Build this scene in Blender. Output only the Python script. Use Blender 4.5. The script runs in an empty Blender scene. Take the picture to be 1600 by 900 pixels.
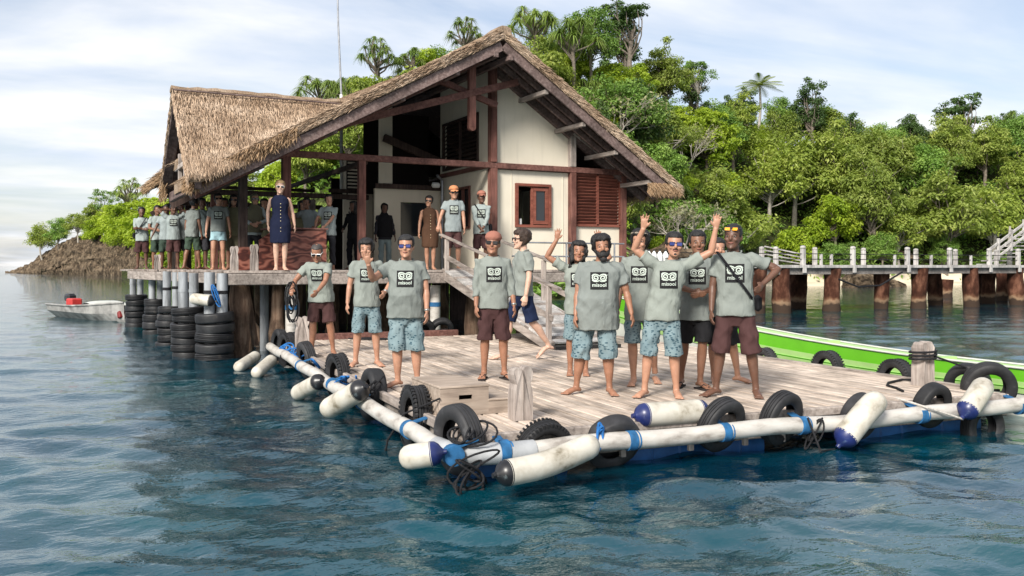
import bpy, bmesh, math, random
import numpy as np
from mathutils import Vector, Matrix, Quaternion
from mathutils.bvhtree import BVHTree
random.seed(7)
RNG = np.random.default_rng(11)
PI = math.pi
scene = bpy.context.scene
COL = scene.collection

# ------------------------------------------------------------------ camera
HC = 1.7                      # eye height above the water
FPX = 1400.0                  # focal length in photograph pixels (1600 wide)
HOR = 416.0                   # row of the sea horizon
FW = Vector((0.4624, 0.8867, 0)); RT = Vector((0.8867, -0.4624, 0))
cam = bpy.data.cameras.new('camera'); camo = bpy.data.objects.new('camera', cam)
COL.objects.link(camo); scene.camera = camo
camo.location = (0, 0, HC)
camo.rotation_euler = (math.radians(90), 0, math.atan2(-FW.x, FW.y))
cam.sensor_width = 36; cam.lens = 36*FPX/1600; cam.shift_y = -(450-HOR)/1600
cam.clip_start = 0.1; cam.clip_end = 30000

# ------------------------------------------------------------------ light
SUN_DIR = (-RT*0.35 - FW*0.75 + Vector((0, 0, 0.56))).normalized()   # towards the sun
SUN_EL = math.asin(SUN_DIR.z)
world = bpy.data.worlds.new('World'); scene.world = world; world.use_nodes = True
wt = world.node_tree; wt.nodes.clear()
def wn(t, **k):
    n = wt.nodes.new(t)
    for a, b in k.items(): setattr(n, a, b)
    return n
w_out = wn('ShaderNodeOutputWorld'); w_bg = wn('ShaderNodeBackground')
w_sky = wn('ShaderNodeTexSky', sky_type='NISHITA', sun_disc=False)
w_sky.sun_elevation = SUN_EL; w_sky.sun_rotation = math.atan2(SUN_DIR.x, SUN_DIR.y)
w_sky.air_density = 1.0; w_sky.dust_density = 1.6; w_sky.ozone_density = 1.5
w_tc = wn('ShaderNodeTexCoord')
w_sep = wn('ShaderNodeSeparateXYZ'); wt.links.new(w_tc.outputs['Generated'], w_sep.inputs[0])
def wmath(op, a, b):
    n = wn('ShaderNodeMath', operation=op)
    for i, v in enumerate((a, b)):
        if isinstance(v, (int, float)): n.inputs[i].default_value = v
        else: wt.links.new(v, n.inputs[i])
    return n.outputs[0]
# a flat cloud deck: project the view direction on a plane overhead
zc = wmath('ADD', wmath('MAXIMUM', w_sep.outputs['Z'], 0.0), 0.16)
cx = wmath('DIVIDE', w_sep.outputs['X'], zc); cy = wmath('DIVIDE', w_sep.outputs['Y'], zc)
w_cmb = wn('ShaderNodeCombineXYZ'); wt.links.new(cx, w_cmb.inputs[0]); wt.links.new(cy, w_cmb.inputs[1])
w_map = wn('ShaderNodeMapping'); w_map.inputs['Scale'].default_value = (0.55, 1.0, 1)
w_map.inputs['Rotation'].default_value = (0, 0, 0.5)
wt.links.new(w_cmb.outputs[0], w_map.inputs[0])
w_n1 = wn('ShaderNodeTexNoise'); w_n1.inputs['Scale'].default_value = 1.15; w_n1.inputs['Detail'].default_value = 9
w_n1.inputs['Roughness'].default_value = 0.52; w_n1.inputs['Distortion'].default_value = 0.6
wt.links.new(w_map.outputs[0], w_n1.inputs['Vector'])
w_r = wn('ShaderNodeValToRGB'); w_r.color_ramp.elements[0].position = 0.38; w_r.color_ramp.elements[1].position = 0.62
w_r.color_ramp.elements[0].color = (0.25, 0.25, 0.25, 1); w_r.color_ramp.elements[1].color = (1, 1, 1, 1)
wt.links.new(w_n1.outputs['Fac'], w_r.inputs[0])
w_n2 = wn('ShaderNodeTexNoise'); w_n2.inputs['Scale'].default_value = 2.3; w_n2.inputs['Detail'].default_value = 7
wt.links.new(w_map.outputs[0], w_n2.inputs['Vector'])
w_r2 = wn('ShaderNodeValToRGB')
w_r2.color_ramp.elements[0].position = 0.35; w_r2.color_ramp.elements[1].position = 0.62
w_r2.color_ramp.elements[0].color = (4.0, 4.4, 5.1, 1); w_r2.color_ramp.elements[1].color = (5.75, 5.7, 5.65, 1)
wt.links.new(w_n2.outputs['Fac'], w_r2.inputs[0])
w_mix = wn('ShaderNodeMix', data_type='RGBA')
wt.links.new(w_r.outputs[0], w_mix.inputs['Factor'])
w_gain = wn('ShaderNodeMix', data_type='RGBA', blend_type='MULTIPLY'); w_gain.inputs['Factor'].default_value = 1
w_gain.inputs['B'].default_value = (.85, .80, .78, 1)
wt.links.new(w_sky.outputs[0], w_gain.inputs['A'])
wt.links.new(w_gain.outputs['Result'], w_mix.inputs['A']); wt.links.new(w_r2.outputs[0], w_mix.inputs['B'])
wt.links.new(w_mix.outputs['Result'], w_bg.inputs['Color'])
w_bg.inputs['Strength'].default_value = 0.10
wt.links.new(w_bg.outputs[0], w_out.inputs['Surface'])

sunl = bpy.data.lights.new('sun', 'SUN'); suno = bpy.data.objects.new('sun', sunl); COL.objects.link(suno)
sunl.energy = 3.2; sunl.angle = math.radians(16); sunl.color = (1, 0.95, 0.87)
suno.rotation_euler = (-SUN_DIR).to_track_quat('-Z', 'Y').to_euler(); suno.location = (0, 0, 60)
scene.view_settings.view_transform = 'Standard'; scene.view_settings.look = 'None'
scene.view_settings.gamma = 1; scene.view_settings.use_curve_mapping = False
scene.view_settings.exposure = 1.0
scene.cycles.max_bounces = 6; scene.cycles.transparent_max_bounces = 6
scene.cycles.use_denoising = True

# ------------------------------------------------------------------ measuring helpers: photograph pixel -> point in the place
def at_d(px, py, d):
    xc = (px-800)/FPX*d
    p = FW*d + RT*xc; p.z = HC-(py-HOR)/FPX*d
    return p
def on_z(px, py, z): return at_d(px, py, (HC-z)*FPX/(py-HOR))
def on_Y(px, py, Y): return at_d(px, py, Y/(FW.y+RT.y*(px-800)/FPX))
def on_X(px, py, X): return at_d(px, py, X/(FW.x+RT.x*(px-800)/FPX))
def dep(p): return p[0]*FW.x+p[1]*FW.y

# ------------------------------------------------------------------ mesh helpers
class MB:
    def __init__(s): s.v = []; s.f = []; s.m = []
    def add(s, vs, fs, mi=0):
        b = len(s.v); s.v.extend([tuple(v) for v in vs])
        for f in fs: s.f.append(tuple(b+i for i in f)); s.m.append(mi)
    def box(s, c, size, R=None, mi=0, bev=0.0):
        c = Vector(c); hx, hy, hz = size[0]/2, size[1]/2, size[2]/2
        if bev <= 0:
            vs = [Vector((x, y, z)) for x in (-hx, hx) for y in (-hy, hy) for z in (-hz, hz)]
            fs = [(0,1,3,2),(4,6,7,5),(0,4,5,1),(2,3,7,6),(0,2,6,4),(1,5,7,3)]
        else:
            b = min(bev, hx*.9, hy*.9, hz*.9); vs = []; fs = []; idx = {}
            for sx in (-1,1):
                for sy in (-1,1):
                    for sz in (-1,1):
                        for ax in range(3):
                            p = [sx*(hx-b), sy*(hy-b), sz*(hz-b)]
                            p[ax] = (sx*hx, sy*hy, sz*hz)[ax]
                            idx[(sx,sy,sz,ax)] = len(vs); vs.append(Vector(p))
            I = lambda a,b_,c_,k: idx[(a,b_,c_,k)]
            for sx in (-1,1): fs.append((I(sx,-1,-1,0),I(sx,1,-1,0),I(sx,1,1,0),I(sx,-1,1,0)))
            for sy in (-1,1): fs.append((I(-1,sy,-1,1),I(1,sy,-1,1),I(1,sy,1,1),I(-1,sy,1,1)))
            for sz in (-1,1): fs.append((I(-1,-1,sz,2),I(1,-1,sz,2),I(1,1,sz,2),I(-1,1,sz,2)))
            for a in (-1,1):
                for c_ in (-1,1):
                    fs.append((I(a,c_,-1,0),I(a,c_,1,0),I(a,c_,1,1),I(a,c_,-1,1)))
                    fs.append((I(a,-1,c_,0),I(a,1,c_,0),I(a,1,c_,2),I(a,-1,c_,2)))
                    fs.append((I(-1,a,c_,1),I(1,a,c_,1),I(1,a,c_,2),I(-1,a,c_,2)))
                    for e in (-1,1): fs.append((I(a,c_,e,0),I(a,c_,e,1),I(a,c_,e,2)))
        if R is not None: vs = [R @ v for v in vs]
        s.add([c+v for v in vs], fs, mi)
        return s
    def beam(s, p0, p1, w, h, up=(0,0,1), mi=0, bev=0.0):
        p0 = Vector(p0); p1 = Vector(p1); d = p1-p0; L = d.length; y = d.normalized()
        up = Vector(up)
        if abs(y.dot(up)) > .98: up = Vector((0,1,0))
        x = y.cross(up).normalized(); z = x.cross(y)
        R = Matrix((x, y, z)).transposed()
        return s.box((p0+p1)/2, (w, L, h), R, mi, bev)
    def loft(s, rings, cap=True, mi=0, closed=True):
        n = len(rings[0]); b = len(s.v)
        for r in rings: s.v.extend([tuple(p) for p in r])
        for i in range(len(rings)-1):
            for j in range(n if closed else n-1):
                k = (j+1) % n
                s.f.append((b+i*n+j, b+i*n+k, b+(i+1)*n+k, b+(i+1)*n+j)); s.m.append(mi)
        if cap:
            s.f.append(tuple(b+j for j in range(n-1, -1, -1))); s.m.append(mi)
            e = b+(len(rings)-1)*n
            s.f.append(tuple(e+j for j in range(n))); s.m.append(mi)
        return s
    def tube(s, pts, rad, n=8, cap=True, mi=0, flat=1.0, up=None):
        pts = [Vector(p) for p in pts]
        if isinstance(rad, (int, float)): rad = [rad]*len(pts)
        rings = []; ref = Vector(up) if up is not None else None
        for i, p in enumerate(pts):
            t = (pts[min(i+1, len(pts)-1)]-pts[max(i-1, 0)])
            t = t.normalized() if t.length > 1e-9 else Vector((0,0,1))
            if ref is None:
                ref = Vector((0,0,1)) if abs(t.z) < .9 else Vector((1,0,0))
            x = ref.cross(t)
            if x.length < 1e-4: x = Vector((1,0,.01)).cross(t)
            x.normalize(); y = t.cross(x).normalized(); ref = y
            rings.append([p+x*(math.cos(a)*rad[i])+y*(math.sin(a)*rad[i]*flat) for a in [2*PI*k/n for k in range(n)]])
        return s.loft(rings, cap, mi)
    def ell(s, c, r, nu=12, nv=8, R=None, mi=0):
        c = Vector(c); rings = []
        for i in range(nv+1):
            a = -PI/2+PI*i/nv; rr = max(math.cos(a), .02); z = math.sin(a)
            ring = [Vector((math.cos(2*PI*k/nu)*rr*r[0], math.sin(2*PI*k/nu)*rr*r[1], z*r[2])) for k in range(nu)]
            rings.append([c+((R @ q) if R is not None else q) for q in ring])
        return s.loft(rings, True, mi)
    def lathe(s, prof, n=24, M=None, mi=0, closed_prof=False, mis=None):
        b = len(s.v); m = len(prof)
        for k in range(n):
            a = 2*PI*k/n
            for (r, z) in prof:
                p = Vector((r*math.cos(a), r*math.sin(a), z)); s.v.append(tuple(M @ p if M is not None else p))
        for k in range(n):
            k2 = (k+1) % n
            for i in range(m if closed_prof else m-1):
                j = (i+1) % m
                s.f.append((b+k*m+i, b+k2*m+i, b+k2*m+j, b+k*m+j)); s.m.append(mis[i] if mis else mi)
        return s
    def mesh(s, name, mats, smooth=False):
        me = bpy.data.meshes.new(name); me.from_pydata(s.v, [], s.f)
        for m in (mats if isinstance(mats, (list, tuple)) else [mats]): me.materials.append(m)
        if any(s.m): me.polygons.foreach_set('material_index', s.m)
        if smooth:
            me.polygons.foreach_set('use_smooth', [True]*len(s.f))
            if smooth != 2:
                try: me.set_sharp_from_angle(angle=math.radians(42))
                except Exception: pass
        me.update(); return me
    def obj(s, name, mats, parent=None, smooth=False):
        return mkobj(name, s.mesh(name, mats, smooth), parent)

def mkobj(name, me, parent=None, loc=None, rot=None):
    o = bpy.data.objects.new(name, me); COL.objects.link(o)
    if parent is not None: o.parent = parent
    if loc is not None: o.location = loc
    if rot is not None: o.rotation_euler = rot
    return o
def tag(o, label=None, cat=None, group=None, kind=None):
    if label: o['label'] = label
    if cat: o['category'] = cat
    if group: o['group'] = group
    if kind: o['kind'] = kind
    return o
def thing(name, label, cat, loc=(0,0,0), rz=0, group=None):
    o = mkobj(name, None, None, loc, (0,0,rz)); o.empty_display_size = .2
    return tag(o, label, cat, group)
ORD = ['first','second','third','fourth','fifth','sixth','seventh','eighth','ninth','tenth','eleventh','twelfth','thirteenth','fourteenth','fifteenth','sixteenth','seventeenth','eighteenth','nineteenth','twentieth','twenty-first','twenty-second','twenty-third','twenty-fourth','twenty-fifth','twenty-sixth','twenty-seventh','twenty-eighth','twenty-ninth','thirtieth']
# ------------------------------------------------------------------ materials
class NT:
    def __init__(s, name):
        s.mat = bpy.data.materials.new(name); s.mat.use_nodes = True
        s.t = s.mat.node_tree; s.b = s.t.nodes['Principled BSDF']; s.out = s.t.nodes['Material Output']
    def n(s, typ, **k):
        n = s.t.nodes.new(typ)
        for a, b in k.items(): setattr(n, a, b)
        return n
    def lk(s, a, b): s.t.links.new(a, b)
    def coords(s, space='Object', scale=(1,1,1), rot=(0,0,0), rand=0):
        tc = s.n('ShaderNodeTexCoord'); mp = s.n('ShaderNodeMapping')
        mp.inputs['Scale'].default_value = scale; mp.inputs['Rotation'].default_value = rot
        if space == 'World':
            g = s.n('ShaderNodeNewGeometry'); s.lk(g.outputs['Position'], mp.inputs[0])
        else: s.lk(tc.outputs[space], mp.inputs[0])
        if rand:
            oi = s.n('ShaderNodeObjectInfo'); m = s.n('ShaderNodeMath', operation='MULTIPLY'); m.inputs[1].default_value = rand
            s.lk(oi.outputs['Random'], m.inputs[0]); s.lk(m.outputs[0], mp.inputs['Location'])
        return mp.outputs[0]
    def noise(s, vec, scale=5, detail=4, rough=.55, dist=0):
        n = s.n('ShaderNodeTexNoise'); n.inputs['Scale'].default_value = scale; n.inputs['Detail'].default_value = detail
        n.inputs['Roughness'].default_value = rough; n.inputs['Distortion'].default_value = dist
        s.lk(vec, n.inputs['Vector']); return n.outputs['Fac']
    def ramp(s, fac, stops):
        r = s.n('ShaderNodeValToRGB'); e = r.color_ramp.elements
        while len(e) < len(stops): e.new(.5)
        for i, (p, c) in enumerate(stops):
            e[i].position = p; e[i].color = (c[0], c[1], c[2], 1) if not isinstance(c, (int, float)) else (c, c, c, 1)
        s.lk(fac, r.inputs[0]); return r.outputs[0]
    def mix(s, a, b, fac, mode='MIX'):
        m = s.n('ShaderNodeMix', data_type='RGBA', blend_type=mode)
        for key, v in (('A', a), ('B', b), ('Factor', fac)):
            if isinstance(v, (int, float)):
                m.inputs[key].default_value = v if key == 'Factor' else (v, v, v, 1)
            elif isinstance(v, tuple): m.inputs[key].default_value = (*v[:3], 1)
            else: s.lk(v, m.inputs[key])
        return m.outputs['Result']
    def bump(s, h, strength=.3, dist=.02, normal=None):
        b = s.n('ShaderNodeBump'); b.inputs['Strength'].default_value = strength; b.inputs['Distance'].default_value = dist
        s.lk(h, b.inputs['Height'])
        if normal is not None: s.lk(normal, b.inputs['Normal'])
        s.lk(b.outputs[0], s.b.inputs['Normal']); return b.outputs[0]
    def rnd(s):
        return s.n('ShaderNodeObjectInfo').outputs['Random']
    def col(s, c, rough=.7, spec=.3, metal=0):
        if isinstance(c, tuple): s.b.inputs['Base Color'].default_value = (*c, 1)
        else: s.lk(c, s.b.inputs['Base Color'])
        s.b.inputs['Roughness'].default_value = rough; s.b.inputs['Specular IOR Level'].default_value = spec
        s.b.inputs['Metallic'].default_value = metal
        return s.mat
MT = {}
def flat(name, c, rough=.6, spec=.3, metal=0, var=.12, sc=6, bump=0, rvar=0):
    k = NT(name); v = k.coords('Object'); n = k.noise(v, sc, 5)
    lo = tuple(x*(1-var) for x in c); hi = tuple(min(1, x*(1+var)) for x in c)
    cc = k.ramp(n, [(.3, lo), (.7, hi)])
    if rvar:
        r = k.ramp(k.rnd(), [(0, 1-rvar), (1, 1+rvar)]); cc = k.mix(cc, r, 1.0, 'MULTIPLY')
    if bump: k.bump(k.noise(v, sc*6, 4), bump, .01)
    MT[name] = k.col(cc, rough, spec, metal); return MT[name]
def wood(name, lo, mid, hi, along='Y', rvar=.15, stain=.5, scale=1.0, rough=.8, bump=.35, space='Object'):
    k = NT(name); st = {'X': (.7, 9, 9), 'Y': (9, .7, 9), 'Z': (9, 9, .7)}[along]
    v = k.coords(space, tuple(a*scale for a in st), rand=37)
    n = k.noise(v, 2.2, 8, .62, .35); c = k.ramp(n, [(.28, lo), (.5, mid), (.72, hi)])
    v2 = k.coords(space, (1.3, 1.3, 1.3), rand=11)
    d = k.ramp(k.noise(v2, 1.6, 6, .6), [(.38, stain), (.56, 1.0)])
    c = k.mix(c, d, 1.0, 'MULTIPLY')
    r = k.ramp(k.rnd(), [(0, 1-rvar), (1, 1+rvar)]); c = k.mix(c, r, 1.0, 'MULTIPLY')
    k.bump(n, bump, .012); MT[name] = k.col(c, rough, .25); return MT[name]
# timber
wood('deck_board', (.26,.205,.165), (.48,.395,.325), (.61,.525,.45), 'Y', .24, .62)
wood('grey_timber', (.17,.14,.125), (.34,.29,.26), (.47,.42,.38), 'Z', .12, .6)
wood('grey_timber_y', (.15,.125,.11), (.31,.265,.235), (.44,.39,.35), 'Y', .12, .6)
wood('box_wood', (.20,.155,.125), (.36,.29,.235), (.46,.385,.32), 'X', .05, .75)
wood('red_timber', (.075,.032,.026), (.155,.066,.052), (.235,.115,.09), 'Z', .2, .6)
wood('red_timber_y', (.07,.032,.027), (.145,.066,.053), (.215,.11,.09), 'Y', .2, .6)
wood('weathered_rafter', (.075,.05,.046), (.15,.105,.095), (.25,.19,.175), 'Y', .2, .6)
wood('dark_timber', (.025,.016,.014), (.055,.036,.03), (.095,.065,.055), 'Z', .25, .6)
wood('shutter_red', (.12,.036,.025), (.21,.068,.046), (.27,.10,.07), 'X', .15, .7)
wood('pile_wood', (.06,.038,.026), (.17,.105,.07), (.31,.22,.155), 'Z', .25, .4, .8, .9, .8)
wood('jetty_white', (.27,.25,.235), (.43,.41,.39), (.54,.52,.495), 'Z', .12, .6)
wood('jetty_dark', (.10,.088,.08), (.19,.17,.155), (.28,.25,.23), 'Y', .15, .6)
# counter plywood with swirling grain
k = NT('red_plywood'); v = k.coords('Object', (1, 1, 2.2))
wv = k.n('ShaderNodeTexWave', wave_type='RINGS'); wv.inputs['Scale'].default_value = 2.6; wv.inputs['Distortion'].default_value = 16
wv.inputs['Detail'].default_value = 2; wv.inputs['Detail Scale'].default_value = .8; k.lk(v, wv.inputs[0])
MT['red_plywood'] = k.col(k.ramp(wv.outputs['Fac'], [(0, (.055,.014,.010)), (.55, (.15,.043,.028)), (1, (.26,.10,.07))]), .45, .4)
# rusted jetty pile: brown red above, pale crust low down near the tide line
k = NT('rusty_pile'); v = k.coords('World', (1, 1, .5), rand=5); n = k.noise(v, 3.2, 8, .65)
c = k.ramp(n, [(.3, (.015,.008,.006)), (.5, (.055,.022,.014)), (.68, (.16,.075,.048))])
g = k.n('ShaderNodeNewGeometry'); sp = k.n('ShaderNodeSeparateXYZ'); k.lk(g.outputs['Position'], sp.inputs[0])
ad = k.n('ShaderNodeMath', operation='MULTIPLY_ADD'); k.lk(k.noise(k.coords('World', rand=9), 2.6, 6), ad.inputs[0]); ad.inputs[1].default_value = -.5; k.lk(sp.outputs['Z'], ad.inputs[2])
crust = k.ramp(ad.outputs[0], [(-.0, (.045,.03,.022)), (.12, (.30,.20,.125)), (.22, (.19,.095,.055)), (.36, (0,0,0))])
cf = k.ramp(ad.outputs[0], [(.02, 1.0), (.33, 0.0)])
k.bump(n, .6, .03); MT['rusty_pile'] = k.col(k.mix(c, crust, cf), .95, .1)
# plaster
k = NT('cream_plaster'); v = k.coords('World'); n = k.noise(v, 1.1, 6); n2 = k.noise(k.coords('World', (4, 4, .35)), 2.0, 5)
c = k.mix(k.ramp(n, [(.3, (.585,.535,.435)), (.7, (.67,.615,.51))]), k.ramp(n2, [(.28, .90), (.46, 1.0)]), 1, 'MULTIPLY')
k.bump(k.noise(v, 60, 3), .08, .01); MT['cream_plaster'] = k.col(c, .9, .2)
# rubber
k = NT('rubber'); v = k.coords('Object', rand=3); n = k.noise(v, 5, 6, .65)
c = k.ramp(n, [(.34, (.010,.010,.011)), (.62, (.024,.024,.026)), (.78, (.07,.07,.072))])
c = k.mix(c, k.ramp(k.rnd(), [(0, .75), (1, 1.5)]), 1, 'MULTIPLY'); k.bump(k.noise(v, 40, 3), .2, .006)
MT['rubber'] = k.col(c, .62, .35)
k = NT('rubber_wet'); v = k.coords('Object', rand=3); n = k.noise(v, 6, 6, .65)
c = k.ramp(n, [(.36, (.008,.008,.009)), (.62, (.018,.018,.02)), (.76, (.075,.065,.055))]); k.bump(k.noise(v, 30, 4), .35, .01)
MT['rubber_wet'] = k.col(c, .5, .4)
# fender vinyl, pvc
k = NT('fender_white'); v = k.coords('World'); n = k.noise(v, 5.5, 6, .6)
c = k.ramp(n, [(.30, (.17,.145,.10)), (.43, (.39,.36,.30)), (.60, (.50,.475,.415))]); k.bump(n, .05, .01)
MT['fender_white'] = k.col(c, .48, .4)
k = NT('pipe_white'); v = k.coords('World', (1, 1, 3)); n = k.noise(v, 3.4, 7, .6)
c = k.ramp(n, [(.32, (.24,.215,.19)), (.46, (.42,.395,.36)), (.64, (.51,.49,.455))]); MT['pipe_white'] = k.col(c, .5, .4)
flat('pipe_grey', (.30,.31,.32), .55, .35, var=.3, sc=4)
k = NT('pvc_grey'); v = k.coords('World', (3, 3, .5)); n = k.noise(v, 2.5, 6, .6)
MT['pvc_grey'] = k.col(k.ramp(n, [(.3, (.10,.105,.11)), (.5, (.24,.255,.27)), (.7, (.36,.38,.40))]), .5, .4)
flat('strap_blue', (.02,.105,.24), .7, .3, var=.35, sc=14)
flat('rope_blue', (.02,.12,.34), .8, .2, var=.3, sc=30, bump=.4)
flat('rope_black', (.016,.016,.018), .85, .2, var=.4, sc=40, bump=.5)
flat('rope_pale', (.45,.42,.38), .85, .2, var=.3, sc=40, bump=.5)
flat('navy_vinyl', (.012,.02,.095), .35, .5, var=.3, sc=8)
flat('black_vinyl', (.012,.012,.014), .35, .5, var=.3, sc=8)
flat('drum_blue', (.02,.12,.36), .5, .4, var=.4, sc=5)
# thatch
k = NT('thatch'); v = k.coords('World'); n = k.noise(v, 2.0, 8, .68); f = k.noise(k.coords('World', (1, 1, .5)), 42, 4, .7)
c = k.mix(k.ramp(n, [(.3, (.20,.135,.085)), (.52, (.345,.25,.175)), (.72, (.44,.345,.26))]), k.ramp(f, [(.3, .5), (.62, 1.1)]), 1, 'MULTIPLY')
k.bump(f, .9, .04); MT['thatch'] = k.col(c, .95, .1)
k = NT('straw'); v = k.coords('World'); n = k.noise(v, 1.7, 6, .6); f = k.noise(v, 55, 2, .6)
c = k.mix(k.ramp(n, [(.3, (.28,.19,.125)), (.5, (.46,.34,.24)), (.72, (.58,.46,.35))]), k.ramp(f, [(.3, .55), (.68, 1.2)]), 1, 'MULTIPLY')
MT['straw'] = k.col(c, .9, .15)
k = NT('straw_warm'); v = k.coords('World'); f = k.noise(v, 35, 3, .6)
MT['straw_warm'] = k.col(k.ramp(f, [(.3, (.16,.095,.05)), (.5, (.31,.205,.12)), (.72, (.44,.325,.22))]), .9, .15)
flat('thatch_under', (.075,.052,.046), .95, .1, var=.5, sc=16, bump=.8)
# glass / misc
k = NT('window_glass'); MT['window_glass'] = k.col((.02,.025,.03), .06, .5)
flat('interior_shade', (.018,.014,.013), .9, .1)  # near-black colour standing in for unlit interior shade
flat('metal_grey', (.30,.31,.33), .45, .5, .6, var=.25)
flat('white_paint', (.72,.72,.70), .5, .4, var=.08)
flat('red_paint', (.42,.03,.025), .5, .4, var=.2)
flat('boat_red', (.16,.02,.02), .6, .3, var=.4)
k = NT('boat_hull'); v = k.coords('Object', (1, 1, 1)); n = k.noise(v, 2.6, 7, .62)
MT['boat_hull'] = k.col(k.ramp(n, [(.3, (.09,.085,.08)), (.48, (.21,.205,.195)), (.68, (.36,.35,.33))]), .6, .35)
flat('green_bright', (.12,.42,.02), .38, .45, var=.10, sc=2)
flat('green_pale', (.36,.56,.20), .42, .45, var=.10, sc=3)
flat('boat_white', (.50,.51,.46), .45, .4, var=.12, sc=3)
flat('boat_bottom', (.06,.20,.12), .5, .4, var=.2, sc=3)
flat('black_plastic', (.014,.014,.016), .4, .45, var=.3)
# water
k = NT('sea'); v = k.coords('World')
b1 = k.noise(k.coords('World', (1.0, 1.7, 1), (0, 0, .48)), 7.0, 3, .5, .4)
b2 = k.noise(k.coords('World', (1.0, 1.6, 1), (0, 0, .2)), 19, 2, .5, .2)
ad = k.n('ShaderNodeMath', operation='MULTIPLY_ADD'); k.lk(b2, ad.inputs[0]); ad.inputs[1].default_value = .28; k.lk(b1, ad.inputs[2])
k.bump(ad.outputs[0], .32, .03)
tn = k.noise(v, .22, 3)
c = k.ramp(tn, [(.35, (.0005,.018,.036)), (.62, (.0006,.042,.052))])
k.b.inputs['IOR'].default_value = 1.85; k.b.inputs['Specular Tint'].default_value = (.45, .85, 1.0, 1); MT['sea'] = k.col(c, .015, .5)
# ground
k = NT('ground'); v = k.coords('World'); n = k.noise(v, .5, 8, .65)
MT['soil'] = k.col(k.ramp(n, [(.3, (.018,.017,.010)), (.5, (.035,.042,.016)), (.7, (.06,.075,.026))]), 1, .05)
k = NT('rock'); v = k.coords('World', (1, 1, 2.4)); n = k.noise(v, .42, 10, .68, .5); n2 = k.noise(k.coords('World', (1, 1, 1)), 1.6, 8, .7)
c = k.mix(k.ramp(n, [(.30, (.035,.028,.022)), (.5, (.19,.145,.10)), (.68, (.40,.325,.235))]), k.ramp(n2, [(.40, .18), (.54, 1.15)]), 1, 'MULTIPLY')
k.bump(n2, 1.0, .8); MT['rock'] = k.col(k.mix(c, (.80,.76,.72), 1, 'MULTIPLY'), .95, .1)
flat('sand', (.62,.53,.40), .95, .1, var=.12, sc=.6)
# foliage
def leafmat(name, dark, mid, light, rvar=.25, trans=.3, sc=.55):
    k = NT(name); n = k.noise(k.coords('Object', rand=50), sc, 4, .6); n2 = k.noise(k.coords('Object', rand=20), 6, 2)
    ad = k.n('ShaderNodeMath', operation='MULTIPLY_ADD'); k.lk(n2, ad.inputs[0]); ad.inputs[1].default_value = .45; k.lk(n, ad.inputs[2])
    c = k.ramp(ad.outputs[0], [(.48, dark), (.72, mid), (.94, light)])
    r = k.ramp(k.rnd(), [(0, (1-rvar*1.1, 1-rvar, 1-rvar)), (1, (1+rvar*1.1, 1+rvar, 1+rvar*.3))]); c = k.mix(c, r, 1, 'MULTIPLY')
    k.col(c, .5, .35)
    tr = k.n('ShaderNodeBsdfTranslucent'); k.lk(k.mix(c, (1.0, 1.0, .5), 1, 'MULTIPLY'), tr.inputs['Color'])
    ms = k.n('ShaderNodeMixShader'); ms.inputs[0].default_value = trans
    k.lk(k.b.outputs[0], ms.inputs[1]); k.lk(tr.outputs[0], ms.inputs[2]); k.lk(ms.outputs[0], k.out.inputs['Surface'])
    MT[name] = k.mat
leafmat('leaf_mid', (.12,.18,.03), (.26,.335,.06), (.46,.50,.15), .16, .45)
leafmat('leaf_lime', (.14,.23,.015), (.31,.42,.03), (.50,.58,.08), .12, .45)
leafmat('leaf_dark', (.03,.065,.018), (.065,.12,.032), (.13,.20,.06), .2)
leafmat('leaf_green', (.08,.165,.03), (.18,.31,.06), (.32,.44,.12), .15, .4)
leafmat('leaf_pandanus', (.08,.14,.028), (.20,.29,.06), (.38,.43,.14), .15, .35)
leafmat('leaf_palm', (.10,.15,.03), (.20,.26,.05), (.34,.37,.11), .1)
leafmat('leaf_grey', (.11,.11,.055), (.21,.21,.11), (.33,.32,.20), .15)
flat('bark', (.16,.135,.11), .95, .1, var=.4, sc=5, bump=.5)
flat('bark_pale', (.33,.30,.26), .95, .1, var=.3, sc=5, bump=.5)
# people
def skinmat(name, c):
    k = NT(name); n = k.noise(k.coords('World'), 14, 4)
    cc = k.ramp(n, [(.3, tuple(x*.86 for x in c)), (.7, tuple(x*1.1 for x in c))])
    k.col(cc, .48, .4); k.b.inputs['Subsurface Weight'].default_value = .08
    k.b.inputs['Subsurface Radius'].default_value = (.02, .008, .005); k.b.inputs['Subsurface Scale'].default_value = .5
    MT[name] = k.mat
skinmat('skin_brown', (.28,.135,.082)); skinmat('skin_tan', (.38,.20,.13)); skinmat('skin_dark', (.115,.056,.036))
skinmat('skin_pale', (.52,.33,.245)); skinmat('skin_mid', (.19,.092,.056))
flat('lips', (.22,.08,.06), .45, .4)
def cloth(name, c, var=.1):
    k = NT(name); v = k.coords('World'); n = k.noise(v, 4, 5, .6)
    cc = k.ramp(n, [(.3, tuple(x*(1-var) for x in c)), (.7, tuple(x*(1+var) for x in c))])
    cc = k.mix(cc, k.ramp(k.rnd(), [(0, (.86,.86,.88)), (1, (1.12,1.12,1.08))]), 1, 'MULTIPLY')
    h1 = k.noise(k.coords('World', (1, 1, .5), (.3, .2, .5)), 9, 3, .5, .8)
    k.bump(h1, .55, .03); MT[name] = k.col(cc, .9, .12); 
cloth('tee_sage', (.195,.215,.20)); cloth('tee_blue', (.245,.28,.28)); cloth('tee_teal', (.22,.28,.28))
cloth('shorts_brown', (.058,.029,.029)); cloth('shorts_navy', (.013,.02,.05)); cloth('shorts_black', (.014,.014,.016))
cloth('shorts_green', (.04,.06,.045)); cloth('denim_pale', (.26,.39,.44)); cloth('olive', (.125,.115,.075)); cloth('dress_navy', (.010,.013,.032))
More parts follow.
